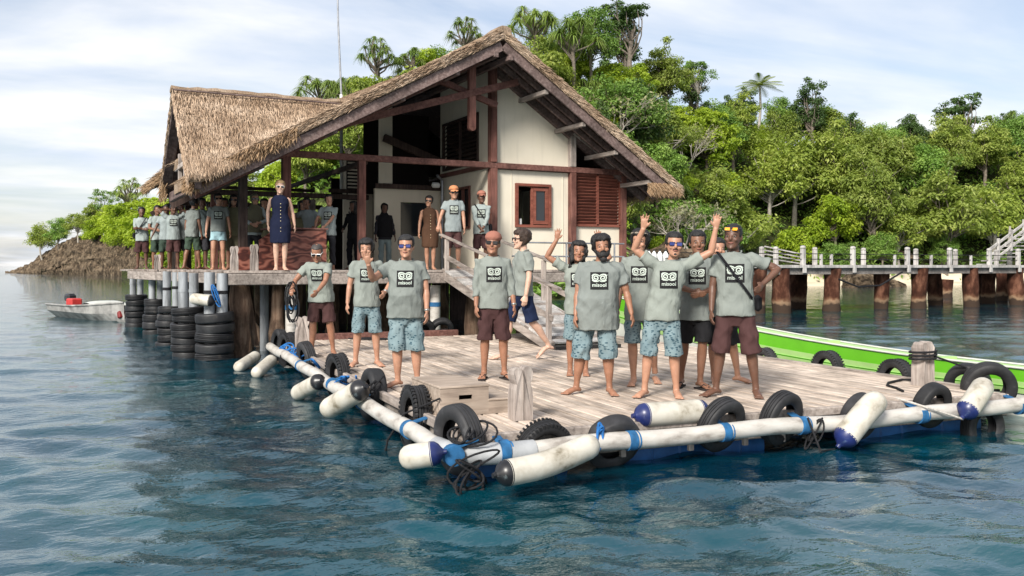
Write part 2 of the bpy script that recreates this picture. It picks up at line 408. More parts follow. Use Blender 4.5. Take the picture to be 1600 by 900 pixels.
cloth('dress_brown', (.085,.045,.028)); cloth('cap_orange', (.46,.20,.10)); cloth('cap_rust', (.30,.13,.095)); cloth('cloth_black', (.012,.012,.014))
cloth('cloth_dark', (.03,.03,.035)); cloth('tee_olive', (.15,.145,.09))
k = NT('shorts_fish'); v = k.coords('Generated', (9, 9, 26)); vo = k.n('ShaderNodeTexVoronoi'); vo.inputs['Scale'].default_value = 1.0; vo.inputs['Randomness'].default_value = .85
mp = k.n('ShaderNodeMapping'); mp.inputs['Rotation'].default_value = (0, .25, 0); k.lk(v, mp.inputs[0]); k.lk(mp.outputs[0], vo.inputs['Vector'])
msk = k.ramp(vo.outputs['Distance'], [(.30, 1.0), (.38, 0.0)]); big = k.ramp(k.noise(k.coords('Generated'), 5.5, 3), [(.36, 0.0), (.46, 1.0)])
msk = k.mix(msk, big, 1, 'MULTIPLY')
base = k.ramp(k.noise(k.coords('World'), 6, 4), [(.3, (.125,.18,.20)), (.7, (.185,.245,.26))])
k.bump(k.noise(k.coords('World', (1, 1, .5)), 9, 3, .5, .8), .5, .03)
MT['shorts_fish'] = k.col(k.mix(base, (.03,.065,.085), msk), .9, .12)
flat('hair_black', (.010,.009,.009), .5, .4, var=.4, sc=40, bump=.6); flat('hair_grey', (.05,.045,.042), .6, .3, var=.4, sc=30)
flat('hair_brown', (.035,.02,.013), .5, .4, var=.4, sc=40, bump=.6); flat('hair_blond', (.36,.24,.12), .5, .4, var=.3, sc=40)
flat('hair_streak', (.30,.25,.19), .6, .3, var=.5, sc=30)
flat('lens_dark', (.006,.006,.008), .12, .6); flat('lens_blue', (.02,.035,.16), .12, .6); flat('lens_orange', (.75,.33,.02), .15, .6)
flat('frame_white', (.75,.74,.72), .4, .5, var=.05); flat('print_black', (.016,.016,.017), .85, .15); flat('print_pale', (.42,.47,.42), .85, .15, var=.05)
flat('eye_white', (.42,.39,.36), .3, .5, var=.05); flat('sole', (.03,.025,.025), .8, .2); flat('watch_metal', (.35,.34,.32), .3, .5, .7); flat('button', (.6,.5,.3), .4, .5)
# ------------------------------------------------------------------ things whose parts are measured in the place's own coordinates
_WP = {}
_mk0 = mkobj
def mkobj(name, me, parent=None, loc=None, rot=None):
    o = _mk0(name, me, parent, loc, rot)
    if parent is not None and parent.name in _WP: o.matrix_parent_inverse = _WP[parent.name]
    return o
def wthing(name, label, cat, loc, group=None):
    o = thing(name, label, cat, loc, 0, group); _WP[o.name] = Matrix.Translation(Vector(loc)).inverted(); return o

# ------------------------------------------------------------------ sea
def build_sea():
    fine = np.radians(np.arange(-58, 58.01, .40)); back = np.radians(np.arange(64, 297, 9))
    th = np.concatenate([fine, back])
    d = [1.2]
    while d[-1] < 130: d.append(d[-1]*1.0085)
    while d[-1] < 16000: d.append(d[-1]*1.12)
    d = np.array(d); D, T = np.meshgrid(d, th, indexing='ij')
    xc = D*np.sin(T); yc = D*np.cos(T)
    X = FW.x*yc+RT.x*xc; Y = FW.y*yc+RT.y*xc; Z = np.zeros_like(X)
    rng = np.random.default_rng(3); wa = math.atan2(FW.y, FW.x)-.25
    cell = D*.0085
    for i in range(90):
        lam = .15*(12.0**(rng.random()**1.2)); ang = wa+rng.normal()*.55; kk = 2*PI/lam
        amp = .0056*(lam**.86)*(.6+.8*rng.random()); ph = rng.random()*2*PI
        fade = np.clip((lam/cell-2.4)/3, 0, 1)
        # slow modulation breaks the crests up
        m = .55+.45*np.sin((X*math.cos(ang+1.3)+Y*math.sin(ang+1.3))*kk*.21+ph*3)*np.sin((X*math.cos(ang)+Y*math.sin(ang))*kk*.13+ph)
        s = np.sin((X*math.cos(ang)+Y*math.sin(ang))*kk+ph+.6*np.sin((X*math.cos(ang+1.57)+Y*math.sin(ang+1.57))*kk*.33))
        Z += amp*fade*m*s
    nr, nc = D.shape
    v = np.stack([X, Y, Z], -1).reshape(-1, 3)
    i = np.arange(nr-1)[:, None]*nc; j = np.arange(nc)[None, :]; j2 = (j+1) % nc
    f = np.stack([i+j, i+nc+j, i+nc+j2, i+j2], -1).reshape(-1, 4)
    v = np.vstack([v, [[0, 0, 0]]]); c = len(v)-1
    tri = [(int(a), int((a+1) % nc), c) for a in range(nc)]
    me = bpy.data.meshes.new('sea'); me.from_pydata(v.tolist(), [], f.tolist()+tri)
    me.polygons.foreach_set('use_smooth', [True]*len(me.polygons)); me.materials.append(MT['sea'])
    me.update(); me.validate()
    tag(mkobj('sea', me), 'rippled dark teal sea around the dock', 'sea', kind='structure')
build_sea()

# ------------------------------------------------------------------ land
def interp(tbl, x):
    xs = [t[0] for t in tbl]; ys = [t[1] for t in tbl]; return float(np.interp(x, xs, ys))
SHORE = [(190,142),(260,112),(330,66),(430,46),(560,42),(980,46),(1100,62),(1180,76),(1240,79),(1350,76),(1450,81),(1600,84),(2400,95)]
RIDGE = [(190,3.0),(260,5.5),(330,6.5),(430,9.0),(500,11.0),(600,13.0),(720,15),(800,15.5),(900,16),(980,15.5),(1040,14.5),(1100,15.5),(1200,16),(1280,14.5),(1350,12.5),(1400,13.5),(1500,15.0),(1600,15.8),(2400,15)]
def hsh(*a):
    return (math.sin(sum(q*w for q, w in zip(a, (12.9898, 78.233, 37.719))))*43758.5453) % 1.0
def vnoise(x, y):
    xi, yi = math.floor(x), math.floor(y); fx, fy = x-xi, y-yi; fx = fx*fx*(3-2*fx); fy = fy*fy*(3-2*fy)
    return (hsh(xi, yi)*(1-fx)+hsh(xi+1, yi)*fx)*(1-fy)+(hsh(xi, yi+1)*(1-fx)+hsh(xi+1, yi+1)*fx)*fy
def ground_h(px, dd):                                      # dd: metres behind the shoreline
    r = interp(RIDGE, px); t = dd/24.0
    if t <= 0: return max(-1.2, dd*.35)
    s = min(1, max(0, (t-.10)/.9)); h = .25+(r-.25)*s**.8
    if t > 1: h = r-(t-1)*2.2
    return h
def land_pt(px, dd):
    d = interp(SHORE, px)+dd; p = at_d(px, HOR, d); p.z = ground_h(px, dd); return p
mb = MB(); cols = list(range(190, 2401, 22)); rows = [-5, -2, 0, 1, 2, 3, 4.5, 6, 8, 10, 12, 14, 16, 18, 20, 22, 24, 28, 34, 45, 60]
for px in cols:
    for dd in rows:
        p = land_pt(px, dd); p.z += (vnoise(p.x*.5, p.y*.5)-.5)*(.9 if dd > 3 else .15); mb.v.append(tuple(p))
nr = len(rows)
for i in range(len(cols)-1):
    for j in range(nr-1):
        mb.f.append((i*nr+j, i*nr+j+1, (i+1)*nr+j+1, (i+1)*nr+j)); mb.m.append(1 if (rows[j] < 3 and cols[i] > 1090) else 0)
o = mb.obj('hill', [MT['soil'], MT['sand']], smooth=True); tag(o, 'jungle covered hill rising behind the house and the jetty', 'hill', kind='structure')

# rocky point on the left, layered and tilted
HEAD = [(8,.05),(18,.5),(43,2.0),(62,3.9),(86,6.0),(117,7.8),(144,8.2),(183,7.8),(230,7.6),(300,6.0),(360,4.0)]
HDIST = [(8,222),(30,214),(100,190),(206,146),(300,105),(360,75)]
mb = MB(); cols = np.arange(8, 361, 2.0); rows = np.concatenate([np.linspace(-.1, .35, 24), np.linspace(.4, 1.0, 8)])
for px in cols:
    d0 = interp(HDIST, px); H = interp(HEAD, px)
    for t in rows:
        prof = 0 if t < 0 else min(1, t/.42)**.62
        z = H*prof-(.6 if t < 0 else 0)
        dd = t*22
        q = vnoise(px*.05+z*.45, z*1.5)*2.2+vnoise(px*.13+9, z*3.0+px*.05)*1.2
        ledge = math.floor((z+px*.018)*1.7)/1.7-px*.018
        z2 = z*.4+max(ledge, -.3)*.6+(vnoise(px*.10, t*9)-.5)*1.6*prof+(vnoise(px*.3, t*22)-.5)*.5*prof
        p = at_d(px, HOR, d0+dd-q*1.6*(1 if t >= 0 else 0)); p.z = z2 if t >= 0 else -.8; mb.v.append(tuple(p))
nr = len(rows)
for i in range(len(cols)-1):
    for j in range(nr-1): mb.f.append((i*nr+j, i*nr+j+1, (i+1)*nr+j+1, (i+1)*nr+j)); mb.m.append(0)
o = mb.obj('headland', [MT['rock']]); tag(o, 'layered brown rocky point jutting into the sea at far left', 'headland', kind='structure')
def boulder(name, label, c, r, seed):
    mb = MB(); mb.ell((0, 0, 0), r, 20, 14)
    vs = []
    for v in mb.v:
        n = Vector(v); s = 1+(vnoise(v[0]*1.3+seed, v[1]*1.3+v[2]*2)-.5)*.5+(vnoise(v[0]*3+seed, v[2]*4+v[1]*2)-.5)*.25
        vs.append(tuple(n*s))
    mb.v = vs; o = mb.obj(name, [MT['rock']]); o.location = c; tag(o, label, 'rock')
c = at_d(1348, HOR, 74); boulder('boulder', 'big brown boulder at the waterline seen between jetty piles', (c.x, c.y, -.1), (2.5, 1.8, 1.35), 3)
c = at_d(1388, HOR, 75); boulder('boulder', 'small dark rock right of the big boulder under the jetty', (c.x, c.y, -.2), (1.5, 1.2, .8), 8)
c = at_d(1020, HOR, 50); boulder('boulder', 'dark rock behind the white bottles right of the house', (c.x, c.y, .3), (4.2, 2.5, 2.6), 5)

# ------------------------------------------------------------------ pier platform that carries the house
ZP = 1.62
pier = wthing('timber_pier', 'weathered timber pier platform carrying the thatched house', 'pier', (8, 21, 0))
YE = 17.1
mb0 = MB(); n = 0
def left_x(y): return 3.02-(y-17.1)/8.5*1.0
y = YE
while y < 26.9:
    w = .19; m = MB(); x0 = left_x(y)+random.uniform(-.04, .03); x1 = 13.1+random.uniform(-.03, .03); xm = random.uniform(6, 10)
    for a, b in ((x0, xm-.004), (xm+.004, x1)):
        m = MB().box(((a+b)/2, y+w/2, ZP-.025+random.uniform(-.004, .004)), (b-a, w-.012, .05), None, 0, .006); m.obj('plank', MT['grey_timber_y'], pier)
    y += w
for a, b, nm in (((2.98, 17.04, ZP-.165), (9.05, 17.04, ZP-.165), 'edge_beam'), ((9.07, 17.04, ZP-.165), (13.1, 17.04, ZP-.165), 'edge_beam')):
    MB().beam(a, b, .11, .21, bev=.012).obj(nm, MT['grey_timber_y'], pier)
for k in range(34): MB().box((3.3+k*.3, 25.8+hsh(k, 1)*.06, .25), (.285, .05, 2.1), None, 0, .006).obj('under_pier_shade_board', MT['dark_timber'], pier)  # dark boards added to give the space under the pier its shade
MB().beam((2.96, 17.12, ZP-.15), (1.98, 25.6, ZP-.15), .1, .2, bev=.01).obj('edge_beam', MT['grey_timber_y'], pier)
for yy in (18.4, 20.4, 22.4, 24.6): MB().beam((2.9, yy, ZP-.17), (13, yy, ZP-.17), .15, .22).obj('joist', MT['dark_timber'], pier)
def pile(x, y, r, z0, z1, mat, seed=0, parent=pier, name='pile', wob=1.0):
    pts = []; rad = []; n = 9
    for i in range(n):
        t = i/(n-1); pts.append((x+math.sin(t*3+seed)*.03, y+math.cos(t*4+seed)*.03, z0+(z1-z0)*t)); rad.append(r*(1+wob*(.14*math.sin(t*9+seed)+.08*math.sin(t*23+seed*2))))
    m = MB().tube(pts, rad, 14)
    m.v = [(vx+(vnoise(vx*9+seed, vz*3)-.5)*.05, vy+(vnoise(vy*9, vz*3+seed)-.5)*.05, vz) for vx, vy, vz in m.v]
    return m.obj(name, mat, parent, True)
for i, (px, Y, r) in enumerate([(373, 17.5, .17), (383, 18.6, .16), (408, 20.5, .13), (436, 17.6, .14), (462, 19.4, .15), (560, 17.7, .15), (640, 17.7, .14), (600, 20.5, .15), (690, 19.5, .15), (740, 17.8, .15), (820, 18.0, .16), (520, 22, .16), (780, 22, .16), (900, 18.2, .16)]):
    p = on_Y(px, 500, Y); pile(p.x, Y, r, -1.2, ZP-.27, MT['pile_wood'], i)
for (pa, pb) in (((386, 455, 17.6), (400, 540, 17.6)), ((380, 470, 18.8), (425, 530, 18.8))):
    a = on_Y(*pa); b = on_Y(*pb); MB().beam(a, b, .1, .12).obj('brace', MT['pile_wood'], pier)
p = on_Y(413, 500, 18.3); MB().tube([(p.x, p.y, -1), (p.x, p.y, 1.35)], .085, 14).obj('blue_pipe', MT['pvc_grey'], pier, True)
for px in (680, 455):
    p = on_Y(px, 500, 17.35); MB().tube([(p.x, p.y, -1), (p.x, p.y, 1.3)], .11, 14).obj('white_pipe', MT['pipe_white'], pier, True)
    MB().tube([(p.x, p.y, .86), (p.x, p.y, .95)], .118, 14).obj('pipe_band', MT['strap_blue'], pier, True)

# grey fender pipes with stacks of tyres round them, along the pier's left side
def tyre_mesh(name, R=.29, W=.17, r_in=.165, grooves=True, mat='rubber', lugs=0):
    h = W/2
    prof = [(r_in, -h*.62), (r_in+.012, -h*.80), (r_in+.05, -h*.99), (R*.84, -h*1.0), (R*.95, -h*.88), (R*.985, -h*.72)]
    g = (-.62, -.54, -.46, -.20, -.14, -.06, .06, .14, .20, .46, .54, .62)
    for i, t in enumerate(g):
        prof.append((R-(.014 if (i % 3 == 1 and grooves) else 0)-.006*t*t, h*t))
    prof += [(R*.985, h*.72), (R*.95, h*.88), (R*.84, h*1.0), (r_in+.05, h*.99), (r_in+.012, h*.80), (r_in, h*.62), (r_in+.03, h*.45), (R*.86, h*.55), (R*.86, -h*.55), (r_in+.03, -h*.45)]
    m = MB().lathe(prof, 40, None, 0, True)
    if lugs:
        for k in range(lugs):
            for s in (-1, 1):
                a = 2*PI*(k+.25*s)/lugs; c, sn = math.cos(a), math.sin(a)
                Rm = Matrix.Rotation(a, 3, 'Z')
                m.box((c*(R*.965), sn*(R*.965), s*h*.82), (.035, .022, .03), Rm)
    return m.mesh(name, MT[mat], True)
TY = [tyre_mesh('tyre_ribbed'), tyre_mesh('tyre_lugged', .285, .16, .17, True, 'rubber', 40), tyre_mesh('tyre_smooth', .285, .18, .16, False)]
TYW = [tyre_mesh('tyre_wet', .31, .175, .19, True, 'rubber_wet'), tyre_mesh('tyre_wet_smooth', .31, .17, .19, False, 'rubber_wet')]
STK = [(213, 460, 510, 6, .30), (243.6, 467, 522, 5, .30), (267.5, 479, 539, 6, .30), (293.7, 480, 556, 7, .305), (336.5, 488, 561, 5, .345)]
STN = ['farthest tyre stack at the pier left end', 'second tyre stack from the left', 'middle tyre stack along the pier side', 'fourth tyre stack from the left', 'wide tyre stack at the pier front corner']
for si, (px, yt, yb, n, rr) in enumerate(STK):
    b = on_z(px, yb, 0); d = dep(b); zt = HC-(yt-HOR)/FPX*d; step = (zt+.06)/n
    for k in range(n):
        nm = 'topmost' if k == 0 else ('lowest' if k == n-1 else ORD[k]+' from the top')
        s = rr/.31
        o = mkobj('tyre', random.choice(TYW), None, (b.x+random.uniform(-.025, .025), b.y+random.uniform(-.025, .025), zt-step*(k+.5)), (random.uniform(-.07, .07), random.uniform(-.07, .07), random.uniform(0, 6)))
        o.scale = (s, s, step/.168)
        lab = f'{nm} black tyre of the {STN[si]}' if k in (0, n-1) else f'black tyre, {nm} in the {STN[si]}'
        tag(o, lab, 'tyre', 'tyres stacked round the pier fender pipes')
    for j, off in enumerate((-.095, .105)):
        pp = b + RT*off*rr/.31 + FW*(.02*j)
        t = wthing('fender_pipe', f'{"left" if j == 0 else "right"} grey vertical pipe rising from the {STN[si]}', 'pipe', (pp.x, pp.y, 0), 'grey fender pipes along the pier')
        MB().tube([(pp.x, pp.y, -1), (pp.x, pp.y, ZP-.03-.02*j)], .088*rr/.31, 18).obj('shaft', MT['pvc_grey'], t, True)
        MB().tube([(pp.x, pp.y, 1.18+.05*hsh(si, j)), (pp.x, pp.y, 1.24+.05*hsh(si, j))], .095*rr/.31, 18).obj('collar', MT['rope_black' if si in (2, 4) else 'pvc_grey'], t, True)

# ------------------------------------------------------------------ the thatched house
YV, YW = 16.9, 18.2
RX, RZ = 8.62, 6.50           # ridge underside
LX, LZ = 2.34, 3.16; EX, EZ = 13.26, 3.42
SL = (RZ-LZ)/(RX-LX); SR = (RZ-EZ)/(EX-RX); YB = 26.2
def under(x): return RZ-(RX-x)*SL if x < RX else RZ-(x-RX)*SR
house = wthing('thatched_house', 'open timber boathouse with cream walls under a steep brown thatched roof', 'house', (8.6, 20, ZP))
def bm(p0, p1, w, h, mat, name, up=(0,0,1), bev=.008): return MB().beam(p0, p1, w, h, up, 0, bev).obj(name, MT[mat], house)
# posts in the front plane
PX = lambda px, Y=YW: on_Y(px, 400, Y).x
xa, xb, xc_ = PX(769), PX(893), PX(972)
for px, mat, w in ((447, 'red_timber', .17), (565, 'red_timber', .15)):
    x = PX(px); bm((x, YW, ZP), (x, YW, min(3.94, under(x)-.16)), w, w, mat, 'post', (0,1,0))
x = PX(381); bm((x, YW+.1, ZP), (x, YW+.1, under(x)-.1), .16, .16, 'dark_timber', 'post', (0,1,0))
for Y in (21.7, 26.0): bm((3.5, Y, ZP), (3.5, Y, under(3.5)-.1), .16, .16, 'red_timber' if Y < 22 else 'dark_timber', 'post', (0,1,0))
for px, Y in ((272, 25.6), (487, 24.0)):
    p = on_Y(px, 400, Y); bm((p.x, Y, ZP), (p.x, Y, min(3.5, under(p.x)-.1)), .17, .17, 'grey_timber', 'post', (0,1,0))
bm((xa, YW-.02, ZP), (xa, YW-.02, 3.91), .16, .2, 'red_timber', 'post', (0,1,0))
bm((xa, YW-.02, 4.05), (xa, YW-.02, under(xa)-.08), .15, .2, 'red_timber', 'post', (0,1,0))
bm((xb, YW-.02, ZP-.3), (xb, YW-.02, 3.91), .15, .18, 'red_timber', 'post', (0,1,0))
bm((xb, YW-.02, 4.05), (xb, YW-.02, under(xb)-.08), .15, .16, 'grey_timber', 'post', (0,1,0))
bm((xc_, YW-.02, ZP-.3), (xc_, YW-.02, 3.91), .14, .16, 'red_timber', 'post', (0,1,0))
# long front tie beam
bm((PX(438), YW-.03, 3.98), (xc_+.08, YW-.03, 3.98), .12, .13, 'red_timber_y', 'tie_beam')
# front wall panels round the window, right room
def wall_with_hole(x0, x1, z0, z1, hx0, hx1, hz0, hz1, y, th=.1, name='wall_panel'):
    for a, b, c, e in ((x0, hx0, z0, z1), (hx1, x1, z0, z1), (hx0, hx1, z0, hz0), (hx0, hx1, hz1, z1)):
        pass
    m = MB()
    xs = [x0, hx0, hx1, x1]; zs = [z0, hz0, hz1, z1]
    for yy, flip in ((y, 0), (y+th, 1)):
        b = len(m.v)
        for xx in xs:
            for zz in zs: m.v.append((xx, yy, zz))
        for i in range(3):
            for j in range(3):
                if i == 1 and j == 1: continue
                f = (b+i*4+j, b+(i+1)*4+j, b+(i+1)*4+j+1, b+i*4+j+1); m.f.append(f if not flip else f[::-1]); m.m.append(0)
    for (i, j), (k, l) in (((1,1),(2,1)), ((2,1),(2,2)), ((2,2),(1,2)), ((1,2),(1,1)), ((0,0),(3,0)), ((3,0),(3,3)), ((3,3),(0,3)), ((0,3),(0,0))):
        m.f.append((i*4+j, k*4+l, 16+k*4+l, 16+i*4+j)); m.m.append(0)
    return m.obj(name, MT['cream_plaster'], house)
wx0, wx1, wz0, wz1 = on_Y(809, 300, YW).x, on_Y(857, 300, YW).x, 2.66, 3.55
wall_with_hole(xa+.085, xb-.08, ZP-.02, 3.905, wx0, wx1, wz0, wz1, YW+.03)
def prism(poly, y0, y1, mat, name, parent=None):
    m = MB(); n = len(poly)
    m.v = [(x, y0, z) for x, z in poly]+[(x, y1, z) for x, z in poly]
    m.f = [tuple(range(n)), tuple(range(2*n-1, n-1, -1))]+[(i, n+i, n+(i+1) % n, (i+1) % n) for i in range(n)]; m.m = [0]*len(m.f)
    return m.obj(name, MT[mat], parent or house)
prism([(xa+.08, 4.05), (xb-.08, 4.05), (xb-.08, under(xb-.08)-.06), (xa+.08, under(xa+.08)-.06)], YW+.03, YW+.13, 'cream_plaster', 'wall_panel')
prism([(xb+.08, ZP-.02), (xc_-.07, ZP-.02), (xc_-.07, 2.66), (xb+.08, 2.66)], YW+.03, YW+.13, 'cream_plaster', 'wall_panel')
# window: outer frame, one sash folded open, dark room behind
win = MB()
for a, b in (((wx0-.03, wz0-.03), (wx1+.03, wz0-.03)), ((wx0-.03, wz1+.03), (wx1+.03, wz1+.03))): win.beam((a[0]-.03, YW, a[1]), (b[0]+.03, YW, b[1]), .08, .06)
for xx in (wx0-.03, wx1+.03): win.beam((xx, YW, wz0), (xx, YW, wz1), .06, .08, (0,1,0))
xm = wx0+(wx1-wx0)*.47
win.beam((xm, YW+.03, wz0), (xm, YW+.03, wz1), .05, .05, (0,1,0))
wo = win.obj('window', MT['shutter_red'], house)
s = MB()
for xx in (xm+.065, wx1-.045): s.beam((xx, YW+.02, wz0+.02), (xx, YW+.02, wz1-.02), .07, .04, (0,1,0))
for zz in (wz0+.06, wz1-.06): s.beam((xm+.1, YW+.02, zz), (wx1-.08, YW+.02, zz), .04, .08)
so = s.obj('sash', MT['shutter_red'], wo)
MB().box(((xm+wx1)/2+.01, YW+.035, (wz0+wz1)/2), (wx1-xm-.16, .008, wz1-wz0-.2)).obj('pane', MT['window_glass'], wo)
MB().box((wx0+.10, YW+.06, wz0+.07), (.05, .05, .14), None, 0, .01).obj('bottle_on_sill', MT['white_paint'], wo)
# louvred shutters
lx0, lx1, lz0, lz1 = xb+.10, xc_-.09, 2.70, 3.90
lou = MB()
for xx in (lx0-.02, (lx0+lx1)/2, lx1+.02): lou.beam((xx, YW+.0, lz0-.02), (xx, YW+.0, lz1+.02), .06, .05, (0,1,0))
for zz in (lz0-.02, lz1+.02): lou.beam((lx0-.04, YW+.0, zz), (lx1+.04, YW+.0, zz), .05, .06)
lo_ = lou.obj('louvred_shutter', MT['shutter_red'], house)
sw = (lx1-lx0)/2-.05; slat = MB().box((0,0,0), (sw, .012, .075), Matrix.Rotation(.75, 3, 'X')).mesh('slat', MT['shutter_red'])
for i in range(16):
    for cx_ in (lx0+.01+sw/2+.01, lx1-.01-sw/2-.01): mkobj('slat', slat, lo_, (cx_, YW+.01, lz0+.045+i*(lz1-lz0-.08)/15))
MB().box(((lx0+lx1)/2, YW+.16, 3.3), (lx1-lx0+.1, .02, 1.25)).obj('shutter_backing', MT['interior_shade'], house)  # near-black sheet painted as interior shade between the slats
# room side wall, facing the open porch
SX = xa; YI = 21.1
def xwall(y0, y1, z0, z1, x, hy=None, name='wall_panel', th=.08):
    m = MB()
    if hy is None: m.box((x+th/2, (y0+y1)/2, (z0+z1)/2), (th, y1-y0, z1-z0))
    else:
        a, b, c, e = hy
        for (p, q, r, t) in ((y0, a-.001, z0, z1), (b+.001, y1, z0, z1), (a, b, z0, c), (a, b, e, z1)): m.box((x+th/2, (p+q)/2, (r+t)/2), (th, q-p, t-r))
    return m.obj(name, MT['cream_plaster'], house)
sy0, sy1 = on_X(737, 300, SX).y, on_X(716, 300, SX).y
xwall(YW+.10, YI, ZP, 3.93, SX-.04, (sy0, sy1, 2.62, 3.58))
uy0, uy1 = on_X(750, 300, SX).y, on_X(696, 300, SX).y
xwall(YW+.10, YI, 4.03, under(SX)-.1, SX-.04, (uy0, uy1, 4.12, 5.25))
bm((SX-.06, YW+.09, 3.98), (SX-.06, YI, 3.98), .1, .1, 'red_timber_y', 'tie_beam')
for (a, b, c, e, nm) in ((sy0, sy1, 2.62, 3.58, 'window'), (uy0, uy1, 4.12, 5.25, 'loft_opening')):
    f = MB()
    for yy in (a, (a+b)/2, b): f.beam((SX-.05, yy, c), (SX-.05, yy, e), .06, .06, (0,1,0))
    for zz in (c, e): f.beam((SX-.05, a-.03, zz), (SX-.05, b+.03, zz), .06, .06)
    fo = f.obj(nm, MT['dark_timber' if nm != 'window' else 'red_timber'], house)
    if nm == 'window': MB().box((SX+.0, (a+b)/2, (c+e)/2), (.01, b-a, e-c)).obj('pane', MT['window_glass'], fo)
    else:
        sm = MB().box((0,0,0), (.012, b-a-.06, .09), Matrix.Rotation(.7, 3, 'Y')).mesh('slat', MT['dark_timber'])
        for i in range(11): mkobj('slat', sm, fo, (SX+.0, (a+b)/2, c+.06+i*.1))
# back wall of the porch
bx0 = on_Y(586, 300, YI).x
hx0, hx1 = on_Y(626, 300, YI).x, on_Y(668, 300, YI).x
wall_with_hole(bx0, SX-.05, ZP, 3.62, hx0, hx1, 2.45, 3.30, YI)
MB().box(((hx0+hx1)/2, YI+.06, 2.87), (hx1-hx0, .01, .84)).obj('dark_pane', MT['window_glass'], house)
bm((bx0, YI-.03, 3.68), (SX-.05, YI-.03, 3.68), .08, .12, 'dark_timber', 'tie_beam')
MB().box(((bx0+SX)/2, YI+.9, 4.6), (SX-bx0, .05, 2.1)).obj('loft_shade_sheet', MT['interior_shade'], house)  # dark sheet added as the shade of the open loft
prism([(bx0+.1, 3.75), (bx0+.45, 3.75), (bx0+.45, under(bx0+.45)-.2), (bx0+.1, under(bx0+.1)-.2)], YI, YI+.05, 'cream_plaster', 'wall_panel')
# small room at the back left of the porch
YR = 22.3; rx0, rx1 = on_Y(537, 300, YR).x, on_Y(584, 300, YR).x
MB().box(((rx0+rx1)/2, YR+.05, 2.62), (rx1-rx0, .1, 2.0)).obj('wall_panel', MT['cream_plaster'], house)
MB().box(((rx0+rx1)/2-.12, YR+.05, 4.1), (rx1-rx0-.26, .1, .95)).obj('wall_panel', MT['cream_plaster'], house)
lv = MB(); lv.box(((rx0+rx1)/2-.08, YR-.01, 3.9), (.5, .05, 1.0)); lvo = lv.obj('louvred_vent', MT['interior_shade'], house)
sm = MB().box((0,0,0), (.46, .012, .045), Matrix.Rotation(.7, 3, 'X')).mesh('slat', MT['cream_plaster'])
for i in range(11): mkobj('slat', sm, lvo, ((rx0+rx1)/2-.08, YR-.045, 3.45+i*.09))
bm((rx1+.05, YR-.05, ZP), (rx1+.05, YR-.05, 4.8), .16, .16, 'dark_timber', 'post', (0,1,0))
bm((rx0-.4, YR-.04, 3.62), (bx0, YR-.04, 3.62), .08, .1, 'dark_timber', 'tie_beam')
# rooms behind: walls and a floor, some painted near-black to stand for interior shade
MB().box((SX+1.8, 23.4, 2.9), (3.5, .1, 2.6)).obj('rear_wall', MT['cream_plaster'], house)
MB().box((xc_+.02, 20.8, 2.75), (.08, 5.0, 2.3)).obj('side_wall', MT['cream_plaster'], house)
MB().box((SX+1.8, 20.8, 3.98), (3.4, 4.9, .05)).obj('loft_floor', MT['dark_timber'], house)
MB().box((SX+1.8, 24.2, 4.8), (3.4, .05, 2.4)).obj('rear_gable_boards', MT['interior_shade'], house)
MB().box((7.9, 24.9, 2.9), (1.4, .06, 2.6)).obj('rear_wall', MT['interior_shade'], house)
# front truss, measured against its own plane
YT = 17.66
def tb(a, b, w, h, mat, name, Y=YT):
    p, q = on_Y(*a, Y), on_Y(*b, Y); return bm(p, q, w, h, mat, name)
tb((497, 203), (808, 128.5), .12, .15, 'red_timber_y', 'scissor_chord')
tb((668, 117), (776, 165), .10, .13, 'red_timber_y', 'scissor_brace', YT+.13)
p = on_Y(737, 84, YT+.02); q = on_Y(737, 199, YT+.02); bm(p, q, .16, .13, 'red_timber', 'king_post', (0,1,0))
MB().tube([q+Vector((0,.06,-.0)), q+Vector((0,-.06,0))], .08, 14).obj('king_post_foot', MT['red_timber'], house, True)
for Y, w, h, off, mat in ((YV+.06, .06, .20, .13, 'weathered_rafter'), (YT, .14, .22, .16, 'red_timber_y'), (YW+.05, .12, .2, .13, 'weathered_rafter')):
    bm((RX-.02, Y, RZ-off), (LX+.12, Y, LZ-off+.06), w, h, mat, 'rafter')
for Y, w, h, off in ((YV+.06, .06, .20, .12), (YV+.5, .07, .12, .1), (YV+.85, .07, .12, .1), (YW-.02, .12, .16, .1)):
    bm((RX+.02, Y, RZ-off), (EX-.1, Y, EZ-off+.06), w, h, 'weathered_rafter', 'rafter')
# purlin ends sticking out under the overhang
for x in (9.72, 10.68, 11.55, 12.5): bm((x, YV+.1, under(x)-.26), (x, YW+.1, under(x)-.26), .1, .1, 'grey_timber_y', 'purlin')
for x in (8.45, 8.8): bm((x, YV+.0, under(x)-.24), (x, 26.5, under(x)-.24), .1, .12, 'weathered_rafter', 'ridge_purlin')
for x in (3.6, 5.0, 6.4, 7.6): bm((x, YV+.1, under(x)-.24), (x, 26.5, under(x)-.24), .1, .1, 'weathered_rafter', 'purlin')
a = on_Y(897, 206, YW-.06); b = on_Y(966, 262, YW-.06); bm(a, b, .1, .16, 'grey_timber_y', 'brace')
a = on_Y(968, 264, YW-.1); b = on_Y(1000, 283, YW-.1); bm(a, b, .1, .14, 'red_timber_y', 'brace')
